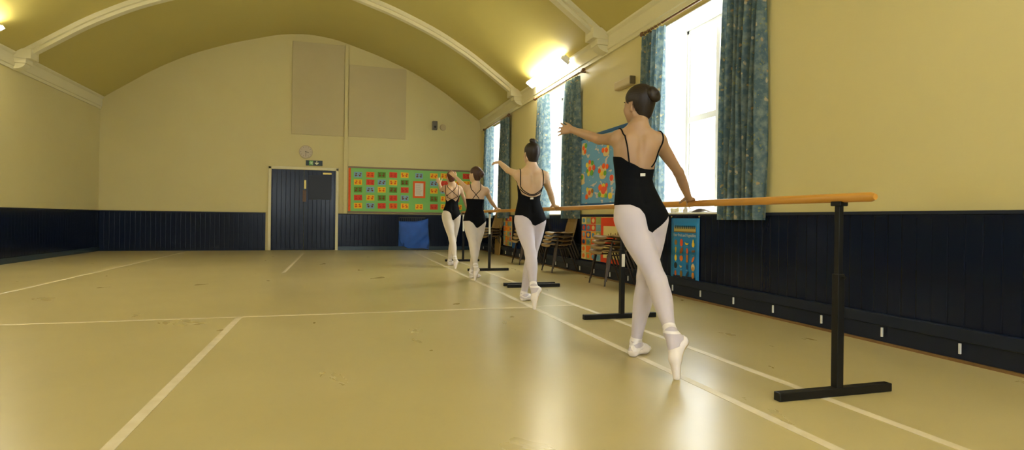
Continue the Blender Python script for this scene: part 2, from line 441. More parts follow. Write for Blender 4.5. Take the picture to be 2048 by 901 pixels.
# double door in the back wall
d = empty('door_1', (-.86, YB, 0)); struct(d)
m = MB()
for x0, x1 in ((.765, .83), (-.83, -.765)): m.box(x0, x1, -.05, 0, 0, 2.09, .005)
m.box(-.83, .83, -.05, 0, 2.03, 2.10, .005); m.build('door_frame', trim_m, d)
for s in (0, 1):
    x0, x1 = (.004, .762) if s else (-.762, -.004)
    lf = MB().box(x0, x1, -.035, -.002, .01, 2.025, .003).build('door_leaf', navy, d)
    if s:
        MB().box(x0+.10, x1-.10, -.037, -.033, 1.28, 1.90).build('vision_panel', mat('dark_vision_glass', (.004, .005, .009, 1), .35, spec=.3), lf)
        MB().box(.45, .66, -.075, -.035, 1.925, 1.975, .008).build('door_closer', brass_m, lf)
    xs = .05 if s else -.10
    if s: MB().box(xs-.045, xs, -.041, -.035, 1.55, 1.77, .003).build('finger_plate', brass_m, lf)
    if s: MB().box(-.03, .055, -.043, -.035, 1.22, 1.52, .003).build('pull_plate', mat('worn_bronze', (.09, .045, .015, 1), .4, .4), lf)

# ------------------------------------------------------------------ back wall things
def wall_panel(x0, x1, z0, z1, label):
    o = MB().box(x0, x1, -.03, 0, z0, z1, .006).build('wall_panel', board_m, loc=(0, YB, 0))
    tag(o, label, 'panel', 'beige boards high on the end wall')
wall_panel(-1.17, .085, 2.92, 5.255, 'large beige board above the clock and the navy double door')
wall_panel(.20, 1.655, 2.93, 4.78, 'lower beige board right of the pilaster under the vault')

e = empty('wall_clock', (-.826, YB, 2.485)); tag(e, 'round grey-faced wall clock above the exit sign', 'clock')
m = MB()
m.tube([(0, -.045, 0), (0, 0, 0)], .165, 40); m.build('clock_case', mat('clock_grey', (.42, .34, .2, 1), .4), e, smooth=True)
face = MB().tube([(0, -.049, 0), (0, -.044, 0)], .145, 40).build('clock_face', mat('clock_dial', (.50, .42, .31, 1), .6), e, smooth=True)
m = MB()
for i in range(12):
    a = i*PI/6; r = Matrix.Rotation(a, 4, 'Y'); m.box(-.004, .004, -.052, -.048, .110, .132, mtx=r)
m.build('hour_marks', mat('clock_mark_grey', (.14, .11, .07, 1), .5), face)
def hand(ang, ln, w): return MB().box(-w, w, -.056, -.052, -.02, ln, mtx=Matrix.Rotation(math.radians(ang), 4, 'Y')).build('clock_hand', mat('clock_hand_grey', (.06, .05, .04, 1), .5), face)
hand(105, .075, .006); hand(180, .11, .004)

e = empty('exit_sign', (-.625, YB, 2.21)); tag(e, 'dark green running-man exit sign with a white down arrow above the door', 'sign')
sg = MB().box(-.20, .20, -.03, 0, -.065, .065, .004).build('sign_plate', mat('exit_navy_green', srgb(18, 40, 42), .4), e)
m = MB(); m.box(-.125, -.025, -.033, -.029, -.055, .055); m.build('pictogram_panel', mat('exit_green', srgb(70, 150, 60), .5), sg)
wsm = mat('exit_white', srgb(225, 225, 190), .5)
m = MB()                                     # running figure and doorway
y0 = -.0345
def P3(pts): m.prism([(x, y0, z) for x, z in pts], (0, .0015, 0))
m.ellipsoid((-.078, y0+.001, .036), (.010, .002, .010), 10, 6)
P3([(-.092, .022), (-.070, .026), (-.058, .0), (-.072, -.008)]); P3([(-.072, -.004), (-.060, -.002), (-.048, -.022), (-.058, -.045), (-.068, -.042), (-.060, -.022)])
P3([(-.076, -.004), (-.066, -.010), (-.084, -.030), (-.108, -.036), (-.110, -.026), (-.090, -.020)]); P3([(-.092, .020), (-.086, .010), (-.108, .004), (-.114, .012)])
P3([(-.066, .022), (-.062, .014), (-.044, .004), (-.040, .012)]); P3([(-.038, .048), (-.030, .048), (-.030, -.052), (-.038, -.052)])
m.build('running_figure', wsm, sg)
m = MB(); P3([(.052, .050), (.072, .050), (.072, -.005), (.100, .015), (.112, -.002), (.062, -.048), (.012, -.002), (.024, .015), (.052, -.005)])
m.build('arrow', wsm, sg)

o = MB(); o.box(-.065, .065, -.12, 0, -.115, .115, .012); o.mi = 1; o.box(-.05, .05, -.123, -.118, -.10, .10); o.mi = 2
o.ellipsoid((0, -.123, -.04), (.03, .004, .03), 14, 6)
o = o.build('loudspeaker', [plastic_m, mat('speaker_grille', (.13, .115, .085, 1), .8), black_m], loc=(2.42, YB+.003, 3.335)); tag(o, 'small dark grey loudspeaker high on the end wall', 'speaker')
o = MB().tube([(0, -.05, 0), (0, 0, 0)], [.075, .088], 24).build('alarm_sounder', cream_box, smooth=True, loc=(2.65, YB+.003, 3.305)); tag(o, 'round cream alarm sounder right of the dark loudspeaker', 'alarm')

# green handprint board
bx0, bx1, bz0, bz1 = .215, 3.70, .962, 2.165
e = empty('notice_board', (bx0, YB, bz0)); tag(e, 'long green notice board of handprint cards on the end wall', 'notice board')
w, h = bx1-bx0, bz1-bz0
bg = MB().box(0, w, -.02, 0, 0, h).build('backing', mat('green_backing_paper', srgb(132, 190, 108), .8, noise=(1.2, .5, srgb(112, 176, 78))), e)
m = MB(); fr = mat('grey_brown_frame', srgb(128, 108, 84), .6)
m.box(-.01, w, -.035, 0, h-.045, h, .004); m.box(-.01, w, -.035, 0, 0, .045, .004); m.build('board_frame', fr, e)
m = MB(); pts = [(0, -.0215, .045)]
n = 34
for i in range(n*4+1):
    z = .045+(h-.09)*i/(n*4); pts.append((.052+.008*abs(math.sin(i*PI/4)), -.0215, z))
pts.append((0, -.0215, h-.045)); m.prism(pts, (0, .0015, 0)); m.build('scalloped_border', mat('orange_border', srgb(226, 92, 20), .7, noise=(30, .5, srgb(190, 40, 20))), e)
CARD = {'blue': (124, 164, 190), 'yellow': (238, 184, 32), 'red': (212, 66, 36), 'dark green': (88, 136, 44), 'orange': (230, 104, 22)}
PRN = {'blue': (112, 58, 40), 'yellow': (216, 84, 20), 'red': (190, 44, 26), 'dark green': (124, 50, 16), 'orange': (200, 50, 20)}
def card(name_col, x, z, label):
    m = MB(); m.box(-.102, .102, -.003, 0, -.072, .072); m.mi = 1
    for s in (-1, 1):
        cx = s*.05; a = random.uniform(-.5, .5)
        def q(px, pz): return (cx+px*math.cos(a)-pz*math.sin(a), -.0035, px*math.sin(a)+pz*math.cos(a)-.008)
        rot = Matrix.Rotation(-a, 3, 'Y')
        m.ellipsoid(q(0, -.012), (.024, .0012, .024), 10, 6, rot)
        for k in range(4):
            b = -.5+.33*k; m.ellipsoid(q(.032*math.sin(b), .018+.02*math.cos(b)), (.0062, .0012, .020), 8, 5, rot @ Matrix.Rotation(b, 3, 'Y'))
        m.ellipsoid(q(-s*.028, -.006), (.017, .0012, .007), 8, 5, rot)
    o = m.build('handprint_card', [plain('card_'+name_col.replace(' ', '_'), *CARD[name_col]), plain('paint_'+name_col.replace(' ', '_'), *PRN[name_col])], loc=(x, YB-.0205, z))
    o.rotation_euler = (0, random.uniform(-.03, .03), 0)
    tag(o, label, 'card', 'handprint cards on the green board')
G = {1: ['blue', 'yellow', 'dark green', 'red', 'yellow'], 2: ['orange', 'red', 'blue', 'yellow', 'blue'], 3: ['dark green', 'blue', 'yellow', 'dark green', 'red'],
     4: ['red', 'yellow', 'dark green', 'red', 'orange'], 5: ['yellow', 'dark green', 'red', 'blue', 'yellow']}
PX = {1: 716, 2: 740.5, 3: 763.3, 4: 786.4, 5: 809.2, 6: 838, 7: 867.5, 8: 888.5, 9: 911, 10: 932.5, 11: 953}
RY = [350.4, 365.4, 380.2, 396.3, 412.2]
ordn = ['first', 'second', 'third', 'fourth', 'fifth']
for c, cols in G.items():
    for r, nm in enumerate(cols):
        p = atY(PX[c], RY[r]+(PX[c]-763)*.012, YB)
        card(nm, p.x, p.z, '%s handprint card, %s from the left in the %s row of the green board' % (nm, ordn[c-1], ordn[r]))
for r, nm in ((0, 'blue'), (4, 'yellow')):
    p = atY(838, RY[r]+2, YB); card(nm, p.x, p.z, '%s handprint card %s the orange-framed notice on the green board' % (nm, 'above' if r == 0 else 'below'))
for c, cols in {7: ['yellow', 'blue', 'yellow', 'dark green', 'red'], 8: ['yellow', 'red', 'blue', 'yellow', 'yellow']}.items():
    for r, nm in enumerate(cols):
        p = atY(PX[c], RY[r]+2.2, YB); card(nm, p.x, p.z, '%s handprint card in the %s row, %s column right of the orange-framed notice' % (nm, ordn[r], 'first' if c == 7 else 'second'))
for c, r, nm, lab in ((9, 1, 'yellow', 'yellow handprint card right of the farthest dancer, below shoulder of the third dancer arm'), (9, 3, 'orange', 'orange handprint card low between the two farthest dancers'),
                      (10, 0, 'red', 'red handprint card beside the head of the dancer second from the end wall'), (10, 1, 'yellow', 'yellow handprint card under the red one beside the raised arm'),
                      (9, 4, 'yellow', 'yellow handprint card lowest between the two farthest dancers'), (11, 1, 'red', 'red handprint card at the right end of the green board behind a hair bun')):
    p = atY(PX[c]+(9 if c == 11 else 0)+(5 if (c, r) == (9, 4) else 0), RY[r]+3, YB); card(nm, min(p.x, 3.58), p.z, lab)
e = empty('framed_notice', (0, 0, 0)); p = atY(838, 380, YB); e.location = (p.x, YB-.0205, p.z); tag(e, 'white typed notice with a scalloped edge on orange backing card', 'notice')
fc = MB().box(-.165, .165, -.004, 0, -.225, .225).build('orange_card', plain('orange_card_paper', 222, 92, 22), e)
m = MB(); pts = []
for (x0, z0, x1, z1, k) in ((-.115, -.175, .115, -.175, 14), (.115, -.175, .115, .175, 20), (.115, .175, -.115, .175, 14), (-.115, .175, -.115, -.175, 20)):
    for i in range(k):
        t = i/k; s = .006*(i % 2); nx = (0, 1, 0, -1)[((x0, z0, x1, z1, k) == (.115, -.175, .115, .175, 20)) + 0] if False else 0
        x = x0+(x1-x0)*t; z = z0+(z1-z0)*t; pts.append((x*(1-.05*(i % 2)), -.0055, z*(1-.035*(i % 2))))
m.prism(pts, (0, .0015, 0)); pp = m.build('white_sheet', mat('notice_sheet', (.66, .60, .50, 1), .8), e)
m = MB()
for i in range(11): m.box(-.085, random.uniform(.03, .09), -.0062, -.0054, .135-i*.026, .140-i*.026)
m.build('typed_lines', plain('grey_ink', 150, 135, 115), pp)

# hanging blue fabric under the board
e = empty('fabric_bag', (1.90, YB-.045, 0)); tag(e, 'cobalt blue fabric bag hanging slack against the navy boarding', 'bag')
ra = MB(); ra.box(-.395, .30, .0, .022, .845, .872); ra.box(-.395, -.375, .0, .022, .60, .87)
for i in range(11):
    x = -.33+i*.052; ra.box(x, x+.010, .004, .018, .76, .85)
ra.build('hook_rail', mat('dark_hook_rail', (.012, .014, .014, 1), .5), e)
P = []
nz, nx = 30, 30
for i in range(nz+1):
    t = i/nz; row = []
    for j in range(nx+1):
        s = j/nx; top = .765 + .075*max(0, (s-.62)/.38)**1.3 - .02*math.sin(s*PI); bot = .045+.10*max(0, .28-s)/.28*(1 if s < .28 else 0) - .03*(s > .7)*(s-.7)/.3
        z = top+(bot-top)*t
        x = -.40+.02*t + s*(.77+.06*t**2) 
        if s < .12: x += .05*(t**6)
        if s > .9: x -= .06*(t**8)
        fold = .030*abs(math.sin((s*1.1+t*1.4)*5.2))**.6*(.2+t) + .012*math.sin((s*2.3+t*2.6)*6)
        y = -.025-.075*math.sin(PI*min(1, max(0, s)))**.6*(.25+.75*math.sin(PI*min(1, t**.8))) - fold*.8
        row.append((x, min(y, .0), z))
    P.append(row)
m = MB(); m.grid(P); bagm = mat('cobalt_fabric', srgb(26, 88, 184), .6, noise=(6, .5, srgb(18, 58, 134)), sheen=.2)
b = m.build('bag_cloth', bagm, e, smooth='all'); md = b.modifiers.new('s', 'SOLIDIFY'); md.thickness = .004
m = MB()
P = [[(-.398+.78*j/20, .012, .76+.075*max(0, (j/20-.62)/.38)-.72*i/6) for j in range(21)] for i in range(7)]
m.grid(P); m.build('bag_back', bagm, e)

# ------------------------------------------------------------------ right wall things
def wx(px, py): return atX(px, py, XR)
o = MB(); o.box(-.09, 0, -.23, .23, -.06, .06, .02); o.mi = 1; o.box(-.085, -.005, -.236, -.216, -.053, .053, .006)
o = o.build('wall_heater', [cream_box, cream_box_dark], loc=(XR, 7.03, 2.715)); tag(o, 'long beige wall heater unit mounted high between two windows', 'heater')

# blue balloon board
y0, y1, z0, z1 = 6.66, 8.68, 1.06, 2.17
e = empty('display_board', (XR, y0, z0)); tag(e, 'sky blue display board with paper balloons between two windows', 'display board')
bl = mat('navy_board_edge', srgb(36, 86, 130), .6)
def cloud_mat():
    m = mat('sky_backing_paper', srgb(112, 172, 190), .8)
    N = m.node_tree.nodes; L = m.node_tree.links; b = N['Principled BSDF']; tc = N.new('ShaderNodeTexCoord')
    mp = N.new('ShaderNodeMapping'); mp.inputs['Scale'].default_value = (1, 6, 13); L.new(tc.outputs['Object'], mp.inputs['Vector'])
    v = N.new('ShaderNodeTexNoise'); v.inputs['Scale'].default_value = 1; v.inputs['Detail'].default_value = 1.5; L.new(mp.outputs['Vector'], v.inputs['Vector'])
    mr = N.new('ShaderNodeMapRange'); mr.inputs['From Min'].default_value = .60; mr.inputs['From Max'].default_value = .64; L.new(v.outputs['Fac'], mr.inputs['Value'])
    mx = N.new('ShaderNodeMix'); mx.data_type = 'RGBA'; mx.inputs['A'].default_value = srgb(104, 158, 200); mx.inputs['B'].default_value = srgb(205, 190, 178)
    L.new(mr.outputs['Result'], mx.inputs['Factor']); L.new(mx.outputs['Result'], b.inputs['Base Color']); return m
MB().box(-.02, 0, .04, y1-y0-.04, .04, z1-z0-.04).build('backing', cloud_mat(), e)
m = MB(); H = z1-z0; Wd = y1-y0
m.box(-.032, 0, 0, Wd, 0, .05, .004); m.box(-.032, 0, 0, Wd, H-.045, H, .004); m.box(-.032, 0, 0, .045, .05, H-.045, .004); m.box(-.032, 0, Wd-.06, Wd, .05, H-.045, .004)
m.build('board_frame', bl, e)
BC = {'o': plain('balloon_orange', 238, 96, 24), 'g': plain('balloon_green', 100, 164, 58), 'y': plain('balloon_yellow', 226, 200, 60), 'r': plain('balloon_red', 222, 82, 58), 'b': plain('balloon_brown', 164, 112, 30), 't': plain('tan_paper', 216, 190, 132)}
def balloons(px, py, label, items, paper):
    """items: (colour, dy px, dz px) in crop pixels /4.5"""
    c = wx(px, py); e = empty('balloon_picture', (XR-.0205, c.y, c.z)); tag(e, label, 'paper picture', 'balloon pictures on the sky blue board')
    k = 132; ky = 60
    pc = MB(); n = 16; pw, ph, dx, dz = paper
    pc.prism([(0, -dx/ky-pw/ky*math.copysign(abs(math.cos(t))**.7, math.cos(t)), -dz/k+ph/k*math.copysign(abs(math.sin(t))**.7, math.sin(t))) for t in [2*PI*i/n for i in range(n)]], (-.002, 0, 0))
    pc.build('paper_backing', BC['t'], e)
    for q, (col, ix, iz, s) in enumerate(items):
        b = MB(); b.ellipsoid((-.004-.0012*(q % 4), -ix/ky, -iz/k), (.0025, 2.75*s/ky, 4.6*s/k), 14, 8); b.build('balloon', BC[col], e)
balloons(1170, 299, 'tan card with two orange balloons and a green one, top left of blue board', [('o', 0, -2, 1), ('o', 3.5, 6, 1), ('g', 5.5, -6, 1.1)], (5.5, 13, 1, 0))
balloons(1213, 301, 'pair of orange balloons beside the dancer arm, top of blue board', [('o', -4, -1, 1.1), ('o', 3, 0, 1.1), ('y', 6, -6, .9)], (6, 9, 2, 3))
balloons(1184, 337, 'large bunch of nine coloured balloons at the middle of blue board', [('y', -8, -8, 1.1), ('o', -2, -13, 1), ('g', 4, -10, 1.1), ('o', -1, 1, 1.1), ('r', 7, 0, 1.2), ('g', -7, 5, 1), ('y', -4, 11, 1.1), ('g', 3, 10, 1.3)], (8, 12, 0, 0))
balloons(1209, 341, 'bunch topped by three orange balloons, middle right of blue board', [('o', 1, -8, 1.2), ('o', 8, -6, 1.1), ('o', -7, 0, 1.1), ('y', -2, 6, 1), ('g', 4, 6, 1.1)], (7, 13, -1, 4))
balloons(1166, 359, 'tan oval card with one green balloon at the left edge of blue board', [('g', 1, -4, 1.1)], (6.5, 12, 0, 0))
balloons(1182, 386, 'small bunch of yellow, brown and orange balloons low on blue board', [('y', -5, -7, 1), ('b', 6, -3, 1), ('o', 0, 0, 1.1), ('o', -6, 8, 1.2)], (7, 10, 0, 0))
balloons(1209, 381, 'heart-like red balloon cluster with yellow and green at lower right of blue board', [('o', -6, -6, 1.4), ('y', 1, -8, 1.2), ('r', 7, -9, 1), ('r', 1, 0, 1.7), ('r', 4, -3, 1.3), ('g', -7, 8, 1.1), ('y', 0, 10, 1), ('g', 6, 11, 1)], (8, 12, 0, 2))
balloons(1226, 356, 'red balloon peeping out beside the nearest dancer waist', [('r', 0, 0, 1.3)], (4, 6, 0, 0))
balloons(1223, 392, 'yellow balloon at the bottom right of blue board', [('y', 0, 0, 1.3)], (4, 6, 0, 0))

# cream band seen under the blue board is the bare wall; patchwork displays on the boarding below
def patch(name, y0, y1, z0, z1, label, seed, redpanel=True):
    rnd = random.Random(seed); e = empty(name, (XR-.024, y0, z0)); tag(e, label, 'wall hanging', 'patchwork hangings behind the chairs')
    W, H = y1-y0, z1-z0; m = MB(); m.box(-.012, 0, 0, W, 0, H); m.build('backing_cloth', plain('patch_cream', 196, 170, 110), e)
    cols = [(206, 60, 24), (226, 160, 40), (86, 140, 170), (120, 156, 170), (214, 196, 130), (40, 90, 150), (226, 110, 30), (150, 160, 90)]
    ms = [plain('patch_%d' % i, *c) for i, c in enumerate(cols)]
    m = MB(); ny = 4; nz = 6
    yo = .50*W if redpanel else 0
    for i in range(ny):
        for k in range(nz):
            m.mi = rnd.randrange(len(cols)); a = yo+(W-yo)*i/ny; b = yo+(W-yo)*(i+1)/ny; c = H*k/nz; dd = H*(k+1)/nz
            m.box(-.016, -.010, a+.006, b-.006, c+.006, dd-.006)
            m.mi = rnd.randrange(len(cols)); m.ellipsoid((-.0165, (a+b)/2, (c+dd)/2), (.003, (b-a)*.3, (dd-c)*.32), 10, 6)
    m.build('patches', ms, e)
    if redpanel:
        m = MB(); m.box(-.018, -.010, .04, yo-.01, 0, H*.985); m.build('red_panel', plain('red_orange_panel', 214, 62, 22), e)
        m = MB(); m.box(-.021, -.017, .09, yo-.10, H*.55, H*.80); m.box(-.021, -.017, .09, yo-.10, H*.10, H*.40); m.mi = 1
        for k in range(5): m.ellipsoid((-.022, .15+.07*k, H*.6+.02*(k % 2)), (.002, .02, .022), 8, 5)
        m.build('cream_sheets', [plain('cream_sheet', 220, 202, 140), plain('sheet_print', 150, 120, 70)], e)
patch('patchwork_hanging', 7.02, 8.42, .24, .90, 'colourful patchwork hanging with a red panel behind the nearest chair stack', 3)
patch('patchwork_hanging', 12.30, 12.95, .24, .91, 'small orange and brown patchwork hanging behind the third chair stack', 8, False)
o = MB(); pts = [(0, 0), (.36, 0), (.42, .25), (.40, .52), (.30, .62), (.26, .70), (.12, .70), (.04, .60), (-.04, .35)]
o.prism([(0, y, z) for y, z in pts], (-.03, 0, 0)); o = o.build('leaning_board', tan_wood, loc=(XR-.10, 13.02, .0)); o.rotation_euler = (0, .05, 0); tag(o, 'tan shaped wooden board leaning between the far chair stacks', 'board')
o = MB(); o.box(0, .03, -.14, .14, 0, .16, .004); o = o.build('fabric_patch', plain('bright_blue_card', 30, 96, 170), loc=(XR-.066, 12.0, .215)); tag(o, 'small bright blue box on the pipe casing beyond the third chair stack', 'box')

# fruit poster
e = empty('fruit_poster', (XR-.026, 5.855, .885)); tag(e, 'blue fruit and vegetables poster pinned under the near window', 'poster')
pw, phh = .545, .745
m = MB(); P = [[(-.004-.004*math.sin(j*.9)*(i/10), -pw*j/8, -phh*i/10) for j in range(9)] for i in range(11)]
m.grid(P); m.mi = 0
sheet = m.build('poster_sheet', mat('poster_blue', srgb(20, 128, 196), .35, noise=(3, .4, srgb(30, 96, 170))), e, smooth='all'); md = sheet.modifiers.new('s', 'SOLIDIFY'); md.thickness = .002
def pcol(r, g, b): return plain('print_%d_%d_%d' % (r, g, b), r, g, b, .4)
X0 = -.0125
for a in (.03, pw-.033): MB().box(X0, X0+.001, -a-.003, -a, -phh+.04, -.06).build('border_line', pcol(110, 170, 190), sheet)
m = MB(); m.mi = 0; m.box(X0, X0+.001, -pw+.06, -.065, -.150, -.100); m.mi = 1; m.box(X0-.0006, X0, -pw+.06, -.065, -.158, -.146)
m.mi = 2
for k in range(11):
    a = .085+k*.036
    m.box(X0-.0012, X0, -a-.020, -a, -.118, -.082)
m.build('title_band', [pcol(176, 156, 88), pcol(120, 92, 40), pcol(28, 62, 72)], sheet)
def text(s, size, y, z, col, parent, width=None):
    cu = bpy.data.curves.new('lettering', 'FONT'); cu.body = s; cu.size = size; cu.align_x = 'CENTER'; cu.extrude = .0004
    t = bpy.data.objects.new('t', cu); C.objects.link(t); dg = bpy.context.evaluated_depsgraph_get()
    me = bpy.data.meshes.new_from_object(t.evaluated_get(dg)); bpy.data.objects.remove(t)
    o = bpy.data.objects.new('lettering', me); C.objects.link(o); me.materials.clear(); me.materials.append(col); o.parent = parent
    mt = Matrix(((0, 0, -1, X0-.001), (-1, 0, 0, y), (0, 1, 0, z), (0, 0, 0, 1)))
    xs = [v.co.x for v in me.vertices]
    sc = (width/(max(xs)-min(xs))) if width else 1
    me.transform(Matrix.Diagonal((sc, 1, 1, 1))); me.transform(mt); return o
text('Your Fruit and Vegetables', .048, -pw/2, -.205, pcol(206, 206, 190), sheet, pw*.80)
FR = [[('ell', (150, 108, 40), .75, .85), ('ell', (226, 76, 34), .8, 1.15), ('ban', (236, 196, 40), 1, 1), ('pear', (222, 186, 50), .7, 1.2)],
      [('pear2', (206, 172, 60), .55, 1.05), ('diag', (156, 84, 30), .7, 1.2), ('ell', (226, 92, 40), .55, .9), ('flat', (120, 70, 40), 1.1, .35)],
      [('ell', (232, 200, 44), .6, 1), ('ell', (216, 110, 26), .9, .9), ('box', (186, 112, 40), .5, 1.2), ('diag', (214, 108, 40), .45, 1.1)],
      [('ell', (22, 34, 40), .85, .95), ('ban', (214, 176, 110), .7, .9), ('ell', (30, 60, 100), .45, .8), ('two', (214, 190, 140), .9, 1.1)],
      [('ell', (176, 84, 30), .55, .85), ('ell', (140, 104, 36), .7, 1), ('diag', (30, 46, 60), .4, 1.3), ('ell', (206, 124, 34), .65, .95)]]
frn = ['fruit_picture']
for r in range(5):
    for c in range(4):
        k, col, a, b = FR[r][c]; cy = -(.105+c*.112); cz = -(.275+r*.0875); m = MB(); u = .037
        if k in ('ell', 'two'):
            m.ellipsoid((X0, cy, cz), (.0012, u*a, u*b), 16, 8)
            if k == 'two': m.mi = 1; m.ellipsoid((X0-.0008, cy, cz-u*.4), (.0012, u*a*.8, u*b*.55), 16, 8)
        elif k == 'ban':
            pts = []
            for i in range(9):
                t = -1.2+2.0*i/8; pts.append((X0, cy-math.sin(t)*u*1.2*a+.005, cz-math.cos(t)*u*.9*b+u*.6))
            rs = [.003+.010*math.sin(PI*i/8) for i in range(9)]
            outer = [(p[0], p[1], p[2]-q) for p, q in zip(pts, rs)]; inner = [(p[0], p[1], p[2]+q*.7) for p, q in zip(pts, rs)]
            m.prism(outer+inner[::-1], (-.001, 0, 0))
        elif k == 'pear' or k == 'pear2':
            s = 1 if k == 'pear' else -1
            m.ellipsoid((X0, cy, cz-s*u*.35), (.0012, u*a, u*.65*b), 14, 8); m.ellipsoid((X0-.0003, cy, cz+s*u*.35), (.0012, u*a*.55, u*.7*b), 14, 8)
        elif k == 'diag': m.ellipsoid((X0, cy, cz), (.0012, u*a, u*b), 14, 8, Matrix.Rotation(.65, 3, 'X'))
        elif k == 'flat': m.ellipsoid((X0, cy+.012, cz), (.0012, u*.45, u*b), 12, 6); m.ellipsoid((X0, cy-.018, cz+.003), (.0012, u*.5, u*b*1.2), 12, 6)
        elif k == 'box': m.box(X0, X0+.001, cy-u*a, cy+u*a, cz-u*b, cz+u*b); 
        m.build('fruit_picture', [pcol(*col), pcol(190, 140, 60)], sheet)
m = MB()
for r in range(5):
    for c in range(4):
        cy = -(.105+c*.112); cz = -(.275+r*.0875)-.040; m.box(X0, X0+.001, cy-.020, cy+.020, cz-.0035, cz+.0015)
m.build('captions', pcol(120, 176, 200), sheet)
m = MB(); m.mi = 0; m.box(X0, X0+.001, -pw+.06, -.06, -.672, -.645); m.mi = 1; m.box(X0, X0+.001, -pw+.06, -.06, -.700, -.672); m.mi = 2; m.box(X0, X0+.001, -pw+.04, -.04, -.730, -.706)
m.build('bottom_band', [pcol(24, 36, 60), pcol(98, 108, 76), pcol(70, 130, 160)], sheet)
for y in (-.006, -pw+.006): m = MB(); m.ellipsoid((-.008, y, .018), (.010, .008, .010), 10, 6); m.build('brass_pin', brass_m, e, smooth='all')

# things on the near window sill
def crumple(name, loc, sx, sy, sz, mt, label, cat, seed):
    rnd = random.Random(seed); m = MB(); m.ellipsoid((0, 0, 0), (sx, sy, sz), 18, 10)
    for v in m.bm.verts:
        f = 1+.45*math.sin(v.co.x*71+seed)*math.sin(v.co.y*53+seed*2)+rnd.uniform(-.18, .18)
        v.co = Vector((v.co.x*f, v.co.y*f, max(-sz*.55, v.co.z*f)))
    zmin = min(v.co.z for v in m.bm.verts)
    for v in m.bm.verts: v.co.z -= zmin
    o = m.build(name, mt, smooth=True, loc=loc); tag(o, label, cat); return o
SZ = WZ0+.022
crumple('crumpled_tissue', (XR+.03, 5.84, SZ), .05, .085, .038, mat('cream_tissue', (.82, .78, .55, 1), .8), 'crumpled cream tissue on the near window sill behind the hand', 'tissue', 2)
crumple('crumpled_tissue', (XR+.03, 5.62, SZ), .045, .07, .040, paper_m, 'crumpled white tissue on the sill, right of the cream one', 'tissue', 5)
m = MB(); P = []
for i in range(13):
    t = i/12; P.append([(-.06+.12*s, -.16+.32*t, .003+.038*math.sin(PI*t)**1.2*(1-.5*s)) for s in (0, .33, .66, 1)])
m.grid(P); o = m.build('folded_cloth', mat('grey_brown_cloth', (.26, .22, .18, 1), .8), smooth='all', loc=(XR+.04, 5.33, SZ)); md = o.modifiers.new('s', 'SOLIDIFY'); md.thickness = .006
tag(o, 'flat grey-brown folded cloth at the near end of the window sill', 'cloth')

# curtains
def curtain(y0, y1, label, seed):
    rnd = random.Random(seed); W = y1-y0; nf = max(5, round(W/.082)); ph = rnd.uniform(0, 6)
    z0, z1 = .872, 3.172; P = []; nz, ny = 26, nf*10
    for i in range(nz+1):
        t = i/nz; z = z1+(z0-z1)*t; row = []
        for j in range(ny+1):
            s = j/ny; pinch = 1-.05*math.sin(PI*min(1, t*1.4))
            y = y0+W*(.5+(s-.5)*pinch) + .01*math.sin(s*13+t*5+ph)
            amp = .028+.030*min(1, t*2.5)
            x = amp*math.sin(s*nf*2*PI+ph+.5*math.sin(t*3+seed)) + .010*math.sin(s*nf*PI*1.3+t*4) 
            row.append((x, y, z))
        P.append(row)
    m = MB(); m.grid(P); e = empty('curtain', (XR-.085, 0, 0)); tag(e, label, 'curtain', 'blue floral curtains along the window wall')
    m.build('curtain_cloth', curt_m, e, smooth='all')
    m = MB()
    for k in range(nf): m = MB(); m.tube([(.0+.022*math.cos(a), y0+W*(k+.5)/nf, 3.212+.022*math.sin(a)) for a in [2*PI*q/12 for q in range(13)]], .0028, 6); m.build('curtain_ring', brass_m, e, smooth='all')
curtain(4.30, 4.90, 'blue floral curtain at the right edge, near side of the nearest window', 1)
curtain(5.98, 6.46, 'blue floral curtain behind the nearest dancer head', 2)
curtain(8.49, 9.09, 'blue floral curtain behind the nearest dancer outstretched hand', 3)
curtain(9.89, 10.49, 'blue floral curtain beside the head of the second dancer', 4)
curtain(12.45, 13.17, 'blue floral curtain on the near side of the farthest window', 5)
curtain(13.87, 14.62, 'blue floral curtain in the far corner by the green board', 6)
pole_m = wood_mat('dark_pole_wood', (.16, .07, .02, 1), (.09, .035, .01, 1), (50, 3, 50), .4)
for i, (c, lab) in enumerate(zip(WIN, ('brown wooden curtain pole over the nearest window', 'brown wooden curtain pole over the middle window under the strip light', 'brown wooden curtain pole over the farthest window'))):
    e = empty('curtain_pole', (XR-.085, c-.22, 3.212)); tag(e, lab, 'curtain pole', 'curtain poles')
    MB().tube([(0, -1.12, 0), (0, 1.12, 0)], .013, 12).build('pole', pole_m, e, smooth=True)
    for s in (-1, 1):
        m = MB(); m.ellipsoid((0, s*1.16, 0), (.033, .042, .033), 14, 8); m.ellipsoid((0, s*1.115, 0), (.022, .012, .022), 12, 6); m.build('finial', pole_m, e, smooth='all')
        m = MB(); m.box(-.012, .085, s*1.05-.012, s*1.05+.012, -.014, .014, .003); m.build('pole_bracket', pole_m, e)

